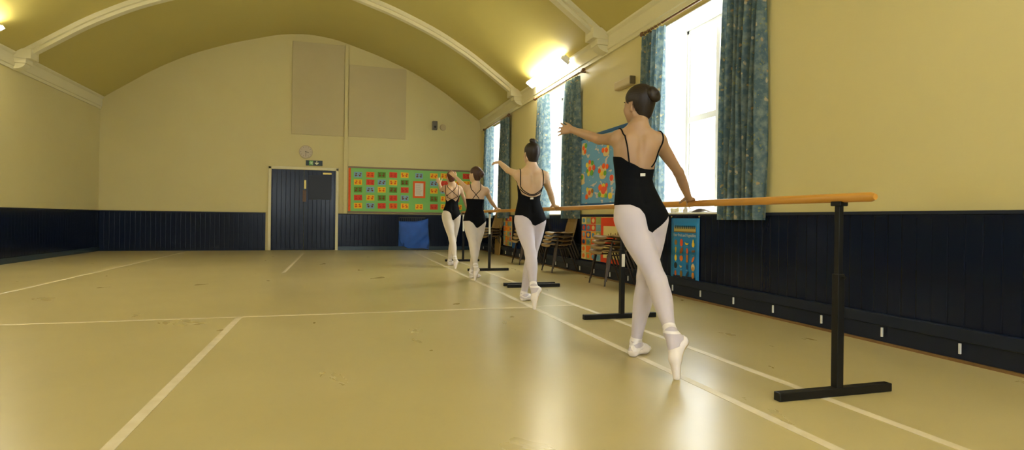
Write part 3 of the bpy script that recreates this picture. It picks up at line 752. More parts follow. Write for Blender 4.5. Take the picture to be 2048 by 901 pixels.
# ------------------------------------------------------------------ ceiling strip lights
tube_m = mat('lit_fluorescent_tube', (1, 1, 1, 1), .4, emit=((1, .95, .80, 1), 46))
def strip(x, y, label, L=1.86):
    sx = 1 if x > XC else -1
    zc = ceil_z_s(x-XC)
    e = empty('strip_light', (x, y, zc-(.06 if x > 3.5 else .02))); tag(e, label, 'ceiling light', 'twin-tube strip lights')
    e.rotation_euler = (0, sx*.62, 0)
    MB().box(-.055, .055, -L/2, L/2, -.075, 0, .006).build('housing', white_m, e)
    for dx in (-.062, .062): MB().tube([(dx, -L/2+.04, -.085), (dx, L/2-.04, -.085)], .019, 14).build('tube', tube_m, e, smooth=True)
    for s in (-.6, .6): MB().box(-.010, .010, s*L/2-.010, s*L/2+.010, -.004, .062 if x > 3.5 else .022).build('hanger', white_m, e)
    for s in (-1, 1): MB().box(-.082, .082, s*(L/2-.014)-.010, s*(L/2-.014)+.010, -.106, -.04, .004).build('lamp_holder', white_m, e)
strip(3.58, 9.74, 'lit twin-tube strip light glaring over the middle window')
strip(XC-(3.44-XC), 9.66, 'added twin-tube fill light on the left slope of the vault', 1.86)  # unseen mirrored lamp, added to light the dancers from the left
strip(XC-(3.44-XC), 5.5, 'added twin-tube fill light on the left slope, one bay nearer')  # another added lamp, more fill from the left
strip(XC-(3.44-XC), 1.4, 'added fill strip light over the left side behind the camera')  # added out of view for extra light only
strip(3.3, .6, 'added fill strip light over the right side behind the camera')  # unseen too, added to brighten the right side

# ------------------------------------------------------------------ barres
BX, BZ = 2.364, .975
def barre(y0, y1, posts, label, white):
    e = empty('ballet_barre', (BX, (y0+y1)/2, 0)); tag(e, label, 'ballet barre', 'freestanding wooden barres')
    cy = (y0+y1)/2
    m = MB(); m.tube([(0, y0-cy, BZ), (0, y0-cy+.02, BZ), (0, y1-cy-.02, BZ), (0, y1-cy, BZ)], [.014, .0225, .0225, .014], 18); m.build('rail', rail_m, e, smooth=True)
    for i, py in enumerate(posts):
        y = py-cy
        p = MB().box(-.02, .02, y-.02, y+.02, .04, .60, .003).build('post', black_m, e)
        MB().box(-.014, .014, y-.014, y+.014, .58, .945, .002).build('sliding_post', white_m if i in white else black_m, p)
        m = MB(); m.tube([(0, y, .70), (0, y, .702)], .001, 6); m.bm.clear()
        m.tube([(.0, y-.025, .585), (.0, y-.04, .585)], .008, 10); m.build('clamp_knob', black_m, p)
        MB().box(-.025, .025, y-.03, y+.03, .935, .958, .004).build('saddle', black_m, p)
        MB().box(-.36, .33, y-.022, y+.022, .0, .042, .004).build('foot_bar', black_m, e)
        if i in (1,) and y0 < 3:
            MB().box(-.0145, .0145, y-.0222, y-.0198, .45, .56).build('sticker', paper_m, p)
    return e
barre(2.05, 6.88, [2.25, 4.51, 6.82], 'wooden barre held by the nearest dancer, one end past the frame', ())
barre(6.94, 11.35, [6.99, 9.12, 11.2], 'far wooden barre held by the three farther dancers', (1, 2))

# ------------------------------------------------------------------ stacked chairs
shell_m = mat('olive_brown_polypropylene', (.27, .17, .06, 1), .45, noise=(8, .5, (.21, .12, .04, 1)))
leg_m = mat('dark_tubular_steel', (.05, .035, .025, 1), .35, .5)
def make_chair():
    e = empty('stacking_chair', (0, 0, 0))
    prof = [(.225, .405), (.215, .432), (.16, .440), (.06, .428), (-.06, .425), (-.14, .440), (-.175, .475), (-.195, .54), (-.215, .64), (-.235, .74), (-.25, .80), (-.262, .815)]
    P = []
    for i, (x, z) in enumerate(prof):
        t = i/(len(prof)-1); row = []; hw = .205 if t < .45 else .205-.03*(t-.45)/.55
        for j in range(11):
            s = -1+2*j/10; edge = abs(s)**3
            cup = .018*edge if t < .5 else 0; fx = .030*edge if t > .5 else 0
            yy = s*hw*(1-.06*(i in (0, len(prof)-1)))
            row.append((x+fx, yy, z+cup))
        P.append(row)
    m = MB(); m.grid(P); o = m.build('seat_shell', shell_m, e, smooth='all'); md = o.modifiers.new('s', 'SOLIDIFY'); md.thickness = .008; md.offset = -1
    for s in (-1, 1):
        MB().tube([(.10, s*.15, .412), (.14, s*.19, .395), (.17, s*.215, .20), (.20, s*.235, .006)], .011, 10).build('leg', leg_m, e, smooth=True)
        MB().tube([(-.06, s*.15, .412), (-.09, s*.19, .395), (-.17, s*.205, .20), (-.25, s*.22, .006)], .011, 10).build('leg', leg_m, e, smooth=True)
        MB().tube([(.125, s*.175, .40), (-.075, s*.175, .40)], .010, 8).build('side_rail', leg_m, e, smooth=True)
    return e
proto = make_chair(); first = True
def stack(x, y, rz, n, which):
    global first
    posn = {4: ['bottom', 'second from bottom', 'third from bottom', 'topmost']}[n]
    for k in range(n):
        o = proto if first else copy_tree(proto); first = False
        o.location = (x-.020*k*math.cos(rz-PI)*-1, y, .064*k); o.rotation_euler = (0, 0, rz)
        tag(o, 'brown plastic stacking chair, %s in the %s' % (posn[k], which), 'chair', 'brown chairs stacked by the window wall')
stack(3.44, 6.88, PI, 4, 'stack beside the nearest dancer thigh')
stack(3.44, 8.77, PI, 4, 'stack right of the second dancer legs')
stack(3.40, 10.36, PI, 4, 'stack just behind the second dancer thigh')
stack(3.42, 13.15, PI+.35, 4, 'farthest stack beside the third dancer')

# ------------------------------------------------------------------ people: smooth-union distance fields turned into one skin each
def nrm(v): v = np.asarray(v, float); return v/np.linalg.norm(v)
class Body:
    def __init__(s): s.pr = []
    def add(s, grp, fn, lo, hi, k=.02, sub=False): s.pr.append((grp, fn, np.array(lo, float), np.array(hi, float), k, sub))
    def cap(s, grp, a, b, rs, k=.02, flat=None, sub=False):
        a = np.array(a, float); b = np.array(b, float); d = b-a; L2 = max(float(d@d), 1e-9); rs = np.atleast_1d(np.array(rs, float)); ts = np.linspace(0, 1, len(rs))
        def fn(x, y, z):
            t = np.clip(((x-a[0])*d[0]+(y-a[1])*d[1]+(z-a[2])*d[2])/L2, 0, 1)
            qx = x-a[0]-t*d[0]; qy = y-a[1]-t*d[1]; qz = z-a[2]-t*d[2]; q2 = qx*qx+qy*qy+qz*qz
            if flat is not None:
                n, sc = flat; c = qx*n[0]+qy*n[1]+qz*n[2]; q2 = q2+c*c*(1/sc**2-1)
            return np.sqrt(q2)-np.interp(t, ts, rs)
        R = rs.max()+k+.015
        s.add(grp, fn, np.minimum(a, b)-R, np.maximum(a, b)+R, k, sub)
    def chain(s, grp, pts, rs, k=.02, flat=None):
        for i in range(len(pts)-1): s.cap(grp, pts[i], pts[i+1], [rs[i], rs[i+1]], k, flat)
    def ell(s, grp, c, r, ax=None, k=.02, sub=False):
        c = np.array(c, float); r = np.array(r, float); ax = np.eye(3) if ax is None else np.array(ax, float)   # rows: local axes
        def fn(x, y, z):
            X, Y, Z = x-c[0], y-c[1], z-c[2]; q = 0
            for i in range(3): q = q+((X*ax[i][0]+Y*ax[i][1]+Z*ax[i][2])/r[i])**2
            return (np.sqrt(q)-1)*r.min()
        R = r.max()+k+.01
        s.add(grp, fn, c-R, c+R, k, sub)
    def column(s, grp, tab, az, p=2.3, k=.03):
        T = np.array(tab, float); zs = T[:, 0]; sa, ca = math.sin(az), math.cos(az); z0, z1 = zs[0], zs[-1]
        def fn(x, y, z):
            cx = np.interp(z, zs, T[:, 1]); cy = np.interp(z, zs, T[:, 2]); rx = np.interp(z, zs, T[:, 3]); ry = np.interp(z, zs, T[:, 4])
            X = x-cx; Y = y-cy; u = X*ca-Y*sa; v = X*sa+Y*ca
            d = ((np.abs(u)/rx)**p+(np.abs(v)/ry)**p)**(1/p)-1; d = d*np.minimum(rx, ry)
            e = np.abs(z-(z0+z1)/2)-(z1-z0)/2
            return np.maximum(d, e)
        lo = [T[:, 1].min()-.25, T[:, 2].min()-.25, z0-.03]; hi = [T[:, 1].max()+.25, T[:, 2].max()+.25, z1+.03]
        s.add(grp, fn, lo, hi, k)
    def ev(s, P, grps=None):
        """distance at points P (n,3)"""
        x, y, z = P[:, 0], P[:, 1], P[:, 2]; d = np.full(len(P), .5)
        for g, fn, lo, hi, k, sub in s.pr:
            if grps and g not in grps: continue
            if sub: continue
            m = np.all((P > lo) & (P < hi), axis=1)
            if m.any():
                q = fn(x[m], y[m], z[m]); a = d[m]; h = np.maximum(k-np.abs(a-q), 0)/k; d[m] = np.minimum(a, q)-h*h*k*.25
        return d
    def mesh(s, h, smooth=2):
        lo = np.min([p[2] for p in s.pr if not p[5]], axis=0)-2*h; hi = np.max([p[3] for p in s.pr if not p[5]], axis=0)+2*h
        n = np.ceil((hi-lo)/h).astype(int)+1; A = np.full(n, .5, np.float32)
        ax = [lo[i]+h*np.arange(n[i]) for i in range(3)]
        for ps in (False, True):
            for g, fn, l, u, k, sub in s.pr:
                if sub != ps: continue
                i0 = np.maximum(((l-lo)/h).astype(int), 0); i1 = np.minimum(((u-lo)/h).astype(int)+2, n)
                sl = tuple(slice(i0[i], i1[i]) for i in range(3))
                q = fn(ax[0][sl[0]][:, None, None], ax[1][sl[1]][None, :, None], ax[2][sl[2]][None, None, :]).astype(np.float32)
                a = A[sl]
                if sub: q = -q; hh = np.maximum(k-np.abs(a-q), 0)/k; A[sl] = np.maximum(a, q)+hh*hh*k*.25
                else: hh = np.maximum(k-np.abs(a-q), 0)/k; A[sl] = np.minimum(a, q)-hh*hh*k*.25
        I = A < 0
        c = I[:-1, :-1, :-1].astype(np.int8)
        for dx in (0, 1):
            for dy in (0, 1):
                for dz in (0, 1):
                    if dx or dy or dz: c = c+I[dx:n[0]-1+dx, dy:n[1]-1+dy, dz:n[2]-1+dz]
        act = np.argwhere((c > 0) & (c < 8)); ids = np.full(c.shape, -1, np.int64); ids[tuple(act.T)] = np.arange(len(act))
        acc = np.zeros((len(act), 3)); cnt = np.zeros(len(act))
        for a3 in range(3):
            o1, o2 = [q for q in range(3) if q != a3]
            for b in (0, 1):
                for cc in (0, 1):
                    off = np.zeros(3, int); off[o1] = b; off[o2] = cc; p0 = act+off; p1 = p0.copy(); p1[:, a3] += 1
                    v0 = A[tuple(p0.T)]; v1 = A[tuple(p1.T)]; m = (v0 < 0) != (v1 < 0)
                    t = np.zeros(len(act)); t[m] = v0[m]/(v0[m]-v1[m]); q = p0.astype(float); q[:, a3] += t
                    acc[m] += q[m]; cnt[m] += 1
        V = acc/cnt[:, None]*h+lo
        Q = []
        for a3 in range(3):
            o1, o2 = (a3+1) % 3, (a3+2) % 3
            s0 = [slice(None)]*3; s1 = [slice(None)]*3; s0[a3] = slice(0, -1); s1[a3] = slice(1, None)
            E = np.argwhere(I[tuple(s0)] != I[tuple(s1)])
            E = E[(E[:, o1] > 0) & (E[:, o2] > 0) & (E[:, o1] < n[o1]-1) & (E[:, o2] < n[o2]-1)]
            fl = I[tuple(E.T)]; cs = []
            for b, cc in ((1, 1), (0, 1), (0, 0), (1, 0)):
                p = E.copy(); p[:, o1] -= b; p[:, o2] -= cc; cs.append(ids[tuple(p.T)])
            q = np.stack(cs, 1); q[~fl] = q[~fl][:, ::-1]; Q.append(q)
        Q = np.concatenate(Q); Q = Q[(Q >= 0).all(1)]
        for it in range(smooth):                     # light laplacian
            acc = np.zeros_like(V); cn = np.zeros(len(V))
            for i in range(4):
                a, b = Q[:, i], Q[:, (i+1) % 4]
                for q in range(3): acc[:, q] += np.bincount(a, V[b, q], len(V)); acc[:, q] += np.bincount(b, V[a, q], len(V))
                cn += np.bincount(a, minlength=len(V)); cn += np.bincount(b, minlength=len(V))
            V = V*.5+acc/np.maximum(cn, 1)[:, None]*.5
        return V, Q
def vnormals(V, T):
    fn = np.cross(V[T[:, 1]]-V[T[:, 0]], V[T[:, 2]]-V[T[:, 0]]); N = np.zeros_like(V)
    for i in range(3):
        for q in range(3): N[:, q] += np.bincount(T[:, i], fn[:, q], len(V))
    return N/np.maximum(np.linalg.norm(N, axis=1), 1e-12)[:, None]
def tris(Q): return np.concatenate([Q[:, [0, 1, 2]], Q[:, [0, 2, 3]]])
def clip(V, T, N, f):
    """keep the part of the triangle mesh where f>0, cut exactly at f=0"""
    ins = f > 0; k = ins[T].sum(1); full = T[k == 3]; part = T[(k == 1) | (k == 2)]
    VV = list(map(tuple, V)); NN = list(map(tuple, N)); cache = {}; out = [tuple(t) for t in full]
    def cut(a, b):
        key = (a, b) if a < b else (b, a)
        if key not in cache:
            t = f[a]/(f[a]-f[b]); VV.append(tuple(V[a]+(V[b]-V[a])*t)); NN.append(tuple(nrm(N[a]+(N[b]-N[a])*t+1e-9))); cache[key] = len(VV)-1
        return cache[key]
    for t in part:
        poly = []
        for i in range(3):
            a, b = int(t[i]), int(t[(i+1) % 3])
            if ins[a]: poly.append(a)
            if ins[a] != ins[b]: poly.append(cut(a, b))
        if len(poly) >= 3: out.append(tuple(poly))
    used = sorted({i for p in out for i in p}); mp = {u: i for i, u in enumerate(used)}
    return np.array([VV[u] for u in used]), np.array([NN[u] for u in used]), [tuple(mp[i] for i in p) for p in out]
def mesh_obj(name, V, faces, m, parent=None, origin=None):
    me = bpy.data.meshes.new(name); o0 = np.zeros(3) if origin is None else np.array(origin)
    me.from_pydata([tuple(v) for v in (np.asarray(V)-o0)], [], [tuple(int(i) for i in f) for f in faces])
    me.polygons.foreach_set('use_smooth', [True]*len(me.polygons)); me.update(); me.materials.append(m)
    o = bpy.data.objects.new(name, me); C.objects.link(o)
    if parent: o.parent = parent
    return o
def catmull(pts, n=10):
    P = [np.array(p, float) for p in pts]; P = [2*P[0]-P[1]]+P+[2*P[-1]-P[-2]]; out = []
    for i in range(1, len(P)-2):
        for j in range(n):
            t = j/n; out.append(.5*((2*P[i])+(-P[i-1]+P[i+1])*t+(2*P[i-1]-5*P[i]+4*P[i+1]-P[i+2])*t*t+(-P[i-1]+3*P[i]-3*P[i+1]+P[i+2])*t**3))
    out.append(P[-2]); return out

def hand_prims(B, grp, w, d, n, side, curl, sp=.12, sc=1.0, thumb=(.6, .75, .25), base_curl=.0):
    """w wrist, d finger direction, n palm normal, side +1 left / -1 right"""
    d = nrm(d); n = np.array(n, float); n = nrm(n-d*(n@d)); u = side*np.cross(n, d)
    B.cap(grp, w-d*.01, w+d*.075*sc, [.024*sc, .036*sc, .037*sc], .012, (n, .40))
    L = [.072, .080, .074, .058]
    for i in range(4):
        off = (.0285-.019*i)*sc; p = w+d*(.078-.004*abs(i-1))*sc+u*off; f = nrm(d+u*(sp*(1.2-i*.8)))
        ang = base_curl; cu = curl[i] if hasattr(curl, '__len__') else curl
        q = p; rr = [.0088, .0080, .0072, .0062]; lens = [.46, .30, .24]
        B.cap(grp, w+d*.03*sc+u*off*.8, p, [.010*sc, .0095*sc], .008)
        for j in range(3):
            ang += cu*(.7 if j == 0 else 1.0); dd = f*math.cos(ang)+n*math.sin(ang); e = q+dd*L[i]*lens[j]*sc
            B.cap(grp, q, e, [rr[j]*sc*.95, rr[j+1]*sc*.95], .004); q = e
    t0 = w+d*.018*sc+u*.020*sc; tv = nrm(d*thumb[0]+u*thumb[1]+n*thumb[2]); t1 = t0+tv*.042*sc; t2 = t1+nrm(tv*.8+d*.4)*.030*sc; t3 = t2+nrm(tv*.6+d*.6)*.022*sc
    B.cap(grp, t0, t1, [.014*sc, .0105*sc], .012); B.cap(grp, t1, t2, [.0102*sc, .009*sc], .004); B.cap(grp, t2, t3, [.009*sc, .0075*sc], .004)

def make_person(J, prm):
    """J joints (world), prm parameters"""
    s = prm.get('s', 1.0); h = prm['h']; az = prm['az']; B = Body()
    Rt = np.array([math.cos(az), -math.sin(az), 0]); Fd = np.array([math.sin(az), math.cos(az), 0]); Up = np.array([0, 0, 1.])
    J = {k: np.array(v, float) for k, v in J.items()}
    pel, waist, chest, neck = J['pel'], J['waist'], J['chest'], J['neck']
    zp = pel[2]; zn = neck[2]; H = zn-zp
    sx = prm.get('sx', 1.0)
    def cen(z):
        zs = [pel[2], waist[2], chest[2], neck[2]]; return np.interp(z, zs, [pel[0], waist[0], chest[0], neck[0]]), np.interp(z, zs, [pel[1], waist[1], chest[1], neck[1]])
    tab = []
    for f, rx, ry, fo in ((-.17, .085, .080, .0), (-.08, .140, .098, .0), (0, .158, .106, 0), (.09, .153, .100, .0), (.20, .136, .088, .005), (.31, .118, .078, .010), (.40, .113, .076, .012), (.50, .120, .082, .010),
                          (.62, .133, .090, .004), (.74, .140, .092, 0), (.84, .136, .082, -.004), (.91, .110, .062, -.006), (.97, .070, .050, -.004), (1.03, .048, .044, 0)):
        z = zp+f*H; cx, cy = cen(z); cx += Fd[0]*fo; cy += Fd[1]*fo; tab.append((z, cx, cy, rx*sx*s, ry*s))
    B.column('torso', tab, az, 2.25, .03)
    for q in (-1, 1):                                    # glutes, shoulder blades, chest
        hp = J['hipL'] if q < 0 else J['hipR']
        B.ell('torso', pel+Rt*q*.070*s-Fd*.045*s+Up*(-.045*s), (.080*s, .078*s, .088*s), k=.035)
        B.ell('torso', chest+Rt*q*.072*s-Fd*.058*s+Up*.035*s, (.040*s, .026*s, .060*s), k=.03)
        B.ell('torso', chest+Rt*q*.060*s+Fd*.065*s+Up*.0*s, (.048*s, .040*s, .048*s), k=.03)
    for L, q in (('L', -1), ('R', 1)):
        sh, el, wr = J['sh'+L], J['el'+L], J['wr'+L]; hp, kn, an = J['hip'+L], J['kn'+L], J['an'+L]
        # shoulder girdle
        B.cap('torso', neck+Up*.015*s-Fd*.01, sh+Up*.012*s, [.036*s, .030*s, .030*s], .04)
        B.cap('torso', chest+Up*.05*s+Rt*q*.06*s, sh-Up*.005*s, [.055*s, .045*s, .040*s], .04)
        B.ell('arm', sh, (.044*s, .044*s, .046*s), k=.03)
        ra = prm.get('ra', 1.0)*s
        B.cap('arm', sh, el, [.044*ra, .043*ra, .039*ra, .034*ra, .030*ra], .03)
        B.cap('arm', el, wr, [.030*ra, .0325*ra, .031*ra, .026*ra, .0215*ra], .02)
        hp_ = prm['hand'+L]; hand_prims(B, 'hand', wr, hp_['d'], hp_['n'], -q, hp_['curl'], hp_.get('sp', .12), s*prm.get('hs', 1.0), hp_.get('thumb', (.6, .75, .25)), hp_.get('base', 0))
        # leg: thigh, calf with muscle bulges
        rl = prm.get('rl', 1.0)*s; dth = nrm(kn-hp); dsh = nrm(an-kn)
        B.cap('leg', hp-Up*.01, kn, [.092*rl, .093*rl, .088*rl, .080*rl, .070*rl, .060*rl, .056*rl], .03)
        back = -Fd - dsh*((-Fd)@dsh); back = nrm(back)
        B.cap('leg', kn, an, [.055*rl, .055*rl, .055*rl, .051*rl, .043*rl, .035*rl, .031*rl], .02)
        B.ell('leg', kn+(an-kn)*.30+back*.014*s, (.045*rl, .045*rl, .11*s), ax=[np.cross(back, dsh), back, dsh], k=.03)
        B.ell('leg', kn+nrm(-back)*.012*s, (.044*rl, .044*rl, .05*s), k=.02)
    # neck and head
    ha = prm['haz']; hf = np.array([math.sin(ha), math.cos(ha), 0]); tilt = prm.get('htilt', 0); hf = nrm(hf*math.cos(tilt)+Up*math.sin(tilt)); hr = nrm(np.cross(hf, Up)); hu = np.cross(hr, hf)
    lean = prm.get('hlean', 0); hr, hu = hr*math.cos(lean)+hu*math.sin(lean), hu*math.cos(lean)-hr*math.sin(lean)
    HC = J['head']; A3 = np.array([hr, hf, hu]); hs = prm.get('headscale', 1.0)*s
    def hl(x, y, z): return HC+(hr*x+hf*y+hu*z)*hs
    B.cap('neck', neck-Up*.03, hl(0, -.025, -.055), [.048*s, .045*s, .044*s, .046*s], .03)
    B.ell('head', hl(0, -.012, .030), np.array((.074, .094, .080))*hs, A3, .02)
    B.ell('head', hl(0, .030, -.030), np.array((.060, .062, .080))*hs, A3, .03)
    B.ell('head', hl(0, .052, -.088), np.array((.030, .034, .024))*hs, A3, .025)
    for q in (-1, 1):
        B.cap('head', hl(q*.048, -.005, -.060), hl(q*.020, .055, -.092), [.022*hs, .018*hs], .025)
        B.ell('head', hl(q*.034, .062, -.030), np.array((.026, .026, .022))*hs, A3, .02)
        B.ell('head', hl(q*.038, .045, -.058), np.array((.024, .030, .026))*hs, A3, .02)
        B.ell('head', hl(q*.074, -.004, -.022), np.array((.007, .015, .027))*hs, nrm(hf)[None]*0+np.array([nrm(hr*1+hf*q*.45), nrm(hf-hr*q*.45), hu]), .006)
        B.ell('head', hl(q*.077, -.002, -.044), np.array((.006, .009, .010))*hs, A3, .006)
        B.ell('head', hl(q*.030, .098, .004), np.array((.016, .012, .010))*hs, A3, .012, sub=True)
        B.ell('head', hl(q*.030, .084, .004), np.array((.013, .013, .012))*hs, A3, .006)
    B.cap('head', hl(0, .086, .008), hl(0, .108, -.030), np.array([.008, .0095, .012])*hs, .010)
    for q in (-1, 1): B.ell('head', hl(q*.010, .101, -.033), np.array((.008, .009, .007))*hs, A3, .006)
    B.ell('head', hl(0, .090, -.058), np.array((.022, .010, .006))*hs, A3, .006); B.ell('head', hl(0, .088, -.067), np.array((.018, .010, .0065))*hs, A3, .006)
    # feet
    feet = {}
    for L in 'LR':
        ft = prm['foot'+L]; an = J['an'+L]; heel, ball, toe = [np.array(v, float) for v in ft['pts']]; sn = nrm(ft['sole'])
        g = 'foot'+L
        B.cap(g, an, an*.45+heel*.55, [.031*s, .027*s], .015); B.ell(g, heel, (.027*s,)*3, k=.02)
        side = nrm(np.cross(sn, toe-heel))
        B.cap(g, heel, ball, [.026*s, .024*s, .030*s], .015); B.cap(g, an, ball, [.031*s, .029*s, .025*s], .02)
        B.cap(g, ball, toe, [.030*s, .025*s, .018*s], .015, (sn, .82)); feet[L] = (an, heel, ball, toe, sn, side)
    # spine groove
    sp = [(zp+.12*H, .0), (waist[2], .004), (chest[2], .0), (neck[2]-.06, 0)]
    for i in range(3):
        z0, z1 = sp[i][0], sp[i+1][0]; c0 = cen(z0); c1 = cen(z1)
        yo = [.098, .088, .097, .078]
        B.cap('g', (c0[0]-Fd[0]*yo[i]*s, c0[1]-Fd[1]*yo[i]*s, z0), (c1[0]-Fd[0]*yo[i+1]*s, c1[1]-Fd[1]*yo[i+1]*s, z1), [.008*s, .008*s], .030, sub=True)
    V, Q = B.mesh(h); T = tris(Q); N = vnormals(V, T)
    V[:, 2] = np.maximum(V[:, 2], .004)
    org = np.array([pel[0], pel[1], 0.0])
    body = mesh_obj('person', V, Q, prm['skin'], None, org); body.location = org
    tag(body, prm['label'], 'person', 'dancers at the barre')
    bvh = BVHTree.FromPolygons([tuple(v) for v in V], [tuple(int(i) for i in q) for q in Q])
    # ---- tights
    dl = B.ev(V, ('leg', 'torso', 'footL', 'footR')); u = (V-pel)@Rt; v = (V-pel)@Fd
    darm = B.ev(V, ('arm', 'hand'))
    f = np.minimum(np.minimum(.012-dl, (zp+.15*H)-V[:, 2]), darm-.004)
    Vc, Nc, Fc = clip(V, T, N, f); tg = mesh_obj('tights', Vc+Nc*.0016, Fc, prm['tights'], body, org)
    # ---- leotard
    dt = B.ev(V, ('torso', 'leg')); lx = np.interp(u/s, *prm['legcut']); tb = np.interp(u/s, *prm['topback']); tf = np.interp(u/s, [-.2, 0, .2], [prm['topfront']]*3)
    wf = np.clip((v-.005)/(.06*s), 0, 1); top = tb*(1-wf)+tf*wf
    legz = np.where(v > .0, np.interp(np.abs(u/s), [0, .03, .08, .13, .17], [-.115, -.10, -.03, .03, .06]), lx)
    legz = lx*(1-wf)+np.interp(np.abs(u/s), [0, .03, .08, .13, .17], [-.115, -.10, -.03, .03, .06])*wf
    f = np.minimum(np.minimum(V[:, 2]-zp-legz*s, zp+top*s-V[:, 2]), np.minimum(.02-dt, darm-dt)); f = np.minimum(f, .24*s-np.abs(u))
    Vc, Nc, Fc = clip(V, T, N, f); leo = mesh_obj('leotard', Vc+Nc*.0042, Fc, leo_m, body, org)
    md = leo.modifiers.new('s', 'SOLIDIFY'); md.thickness = .0022; md.offset = -1
    # straps: polylines in (u, height, front/back) snapped to the skin
    for path in prm['straps']:
        pts = []
        for (a, b_, c) in catmull(path, 10):
            p = pel+Rt*a*s+Up*b_*s+Fd*c*s; loc, no, _, _ = bvh.ray_cast(tuple(p-Fd*.3), tuple(Fd), .6) if c <= -.05 else (bvh.ray_cast(tuple(p+Fd*.3), tuple(-Fd), .6) if c > .045 else bvh.ray_cast(tuple(p+Up*.1), tuple(-Up), .3))
            if loc is not None and c <= -.05 and (np.array(loc)-pel)@Fd > -.035*s: loc = None; p = pel+Rt*a*s+Up*b_*s-Fd*.05*s
            if loc is None: loc, no, _, _ = bvh.find_nearest(tuple(p))
            pts.append(np.array(loc)+np.array(no)*.003)
        for _ in range(14): pts = [pts[0]]+[(pts[i-1]+pts[i]*2+pts[i+1])/4 for i in range(1, len(pts)-1)]+[pts[-1]]
        out = []
        for p in pts:
            loc, no, _, _ = bvh.find_nearest(tuple(p)); q = np.array(loc)+np.array(no)*.003; out.append(q if (p-np.array(loc))@np.array(no) < .003 else p)
        pts = out
        MB().tube([tuple(p-org) for p in pts], prm.get('sw', .0045), 8).build('strap', leo_m, leo, smooth='all')
    if 'tag' in prm:
        a, b_ = prm['tag']; p = pel+Rt*a*s+Up*b_*s-Fd*.3; loc, no, _, _ = bvh.ray_cast(tuple(p), tuple(Fd)); c = np.array(loc)+np.array(no)*.006-org
        m = MB(); m.prism([tuple(c+Rt*x+Up*z-np.array(no)*0) for x, z in ((-.016, -.010), (.016, -.008), (.016, .010), (-.016, .008))], tuple(np.array(no)*.0012)); m.build('label_tag', paper_m, leo)['label'] = 'small white label at the back'
    # ---- shoes and ribbons
    for L in 'LR':
        an, heel, ball, toe, sn, side = feet[L]; g = 'foot'+L
        df = B.ev(V, (g,)); RB = Body()
        RB.cap('r', heel+sn*.012*s, ball+sn*.006*s, [.031*s, .027*s, .034*s], .02); RB.cap('r', ball, toe, [.046*s, .046*s], .02); RB.cap('r', ball+(heel-ball)*.22, ball, [.030*s, .046*s], .02)
        dr = RB.ev(V); f = np.minimum(.010-df, .004-dr); Vc, Nc, Fc = clip(V, T, N, f)
        shoe = mesh_obj('pointe_shoe', Vc+Nc*.0040, Fc, satin_m, body, org); md = shoe.modifiers.new('s', 'SOLIDIFY'); md.thickness = .0025; md.offset = -1
        # sole patch
        SB = Body(); SB.cap('r', heel+sn*.034*s, ball+sn*.034*s, [.010*s, .010*s], .01); SB.cap('r', ball+sn*.036*s, toe*.85+ball*.15+sn*.03*s, [.014*s, .012*s], .01)
        f = np.minimum(.010-df, .012-SB.ev(V)); Vc, Nc, Fc = clip(V, T, N, f)
        if len(Fc): mesh_obj('sole', Vc+Nc*.0052, Fc, sole_m, shoe, org)
        # ribbons: band round the ankle and two crossing bands on the instep
        ds = nrm(J['kn'+L]-an); near = .012-B.ev(V, (g, 'leg')); lim = .10*s-np.linalg.norm(V-an, axis=1)
        ins = nrm((ball-heel)-sn*((ball-heel)@sn))
        for c0, nn, wd in ((an+ds*.030*s, ds, .012), (an+ds*.005*s, nrm(ds+side*.75-ins*.2), .007), (an+ds*.005*s, nrm(ds-side*.75-ins*.2), .007)):
            pl = np.abs((V-c0)@nn); f = np.minimum(np.minimum(wd*s-pl, near), lim); Vc, Nc, Fc = clip(V, T, N, f)
            if len(Fc): mesh_obj('ribbon', Vc+Nc*.0035, Fc, ribbon_m, shoe, org)
    # ---- hair
    HB = Body(); 
    HB.ell('h', hl(0, -.014, .032), np.array((.080, .099, .086))*hs, A3, .02)
    HB.ell('h', hl(0, -.036, -.010), np.array((.066, .058, .076))*hs, A3, .03)
    HB.ell('h', hl(0, -.032, -.064), np.array((.048, .040, .048))*hs, A3, .03)
    VH, QH = HB.mesh(max(h*.8, .004), 2)
    rel = (VH-HC)/hs; X, Y, Z = rel@hr, rel@hf, rel@hu
    TH = tris(QH); NH = vnormals(VH, TH)
    f = np.minimum(.036+.52*Z+.10*np.minimum(0, Z)-Y, Z+.118-.25*np.maximum(0, -Y-.0))
    f = np.minimum(f, np.maximum(np.maximum(np.abs(Z+.022)-.031, np.abs(Y+.0)-.022), .06-np.abs(X)))    # leave the ears free
    Vc, Nc, Fc = clip(VH, TH, NH, f)
    rip = .0005*np.sin((Vc@hu)*0+np.arctan2((Vc-HC)@hr, (Vc-HC)@hu+1e-6)*46)
    hair = mesh_obj('hair', Vc+Nc*rip[:, None], Fc, prm['hair'], body, org); md = hair.modifiers.new('s', 'SOLIDIFY'); md.thickness = .008*hs; md.offset = -1
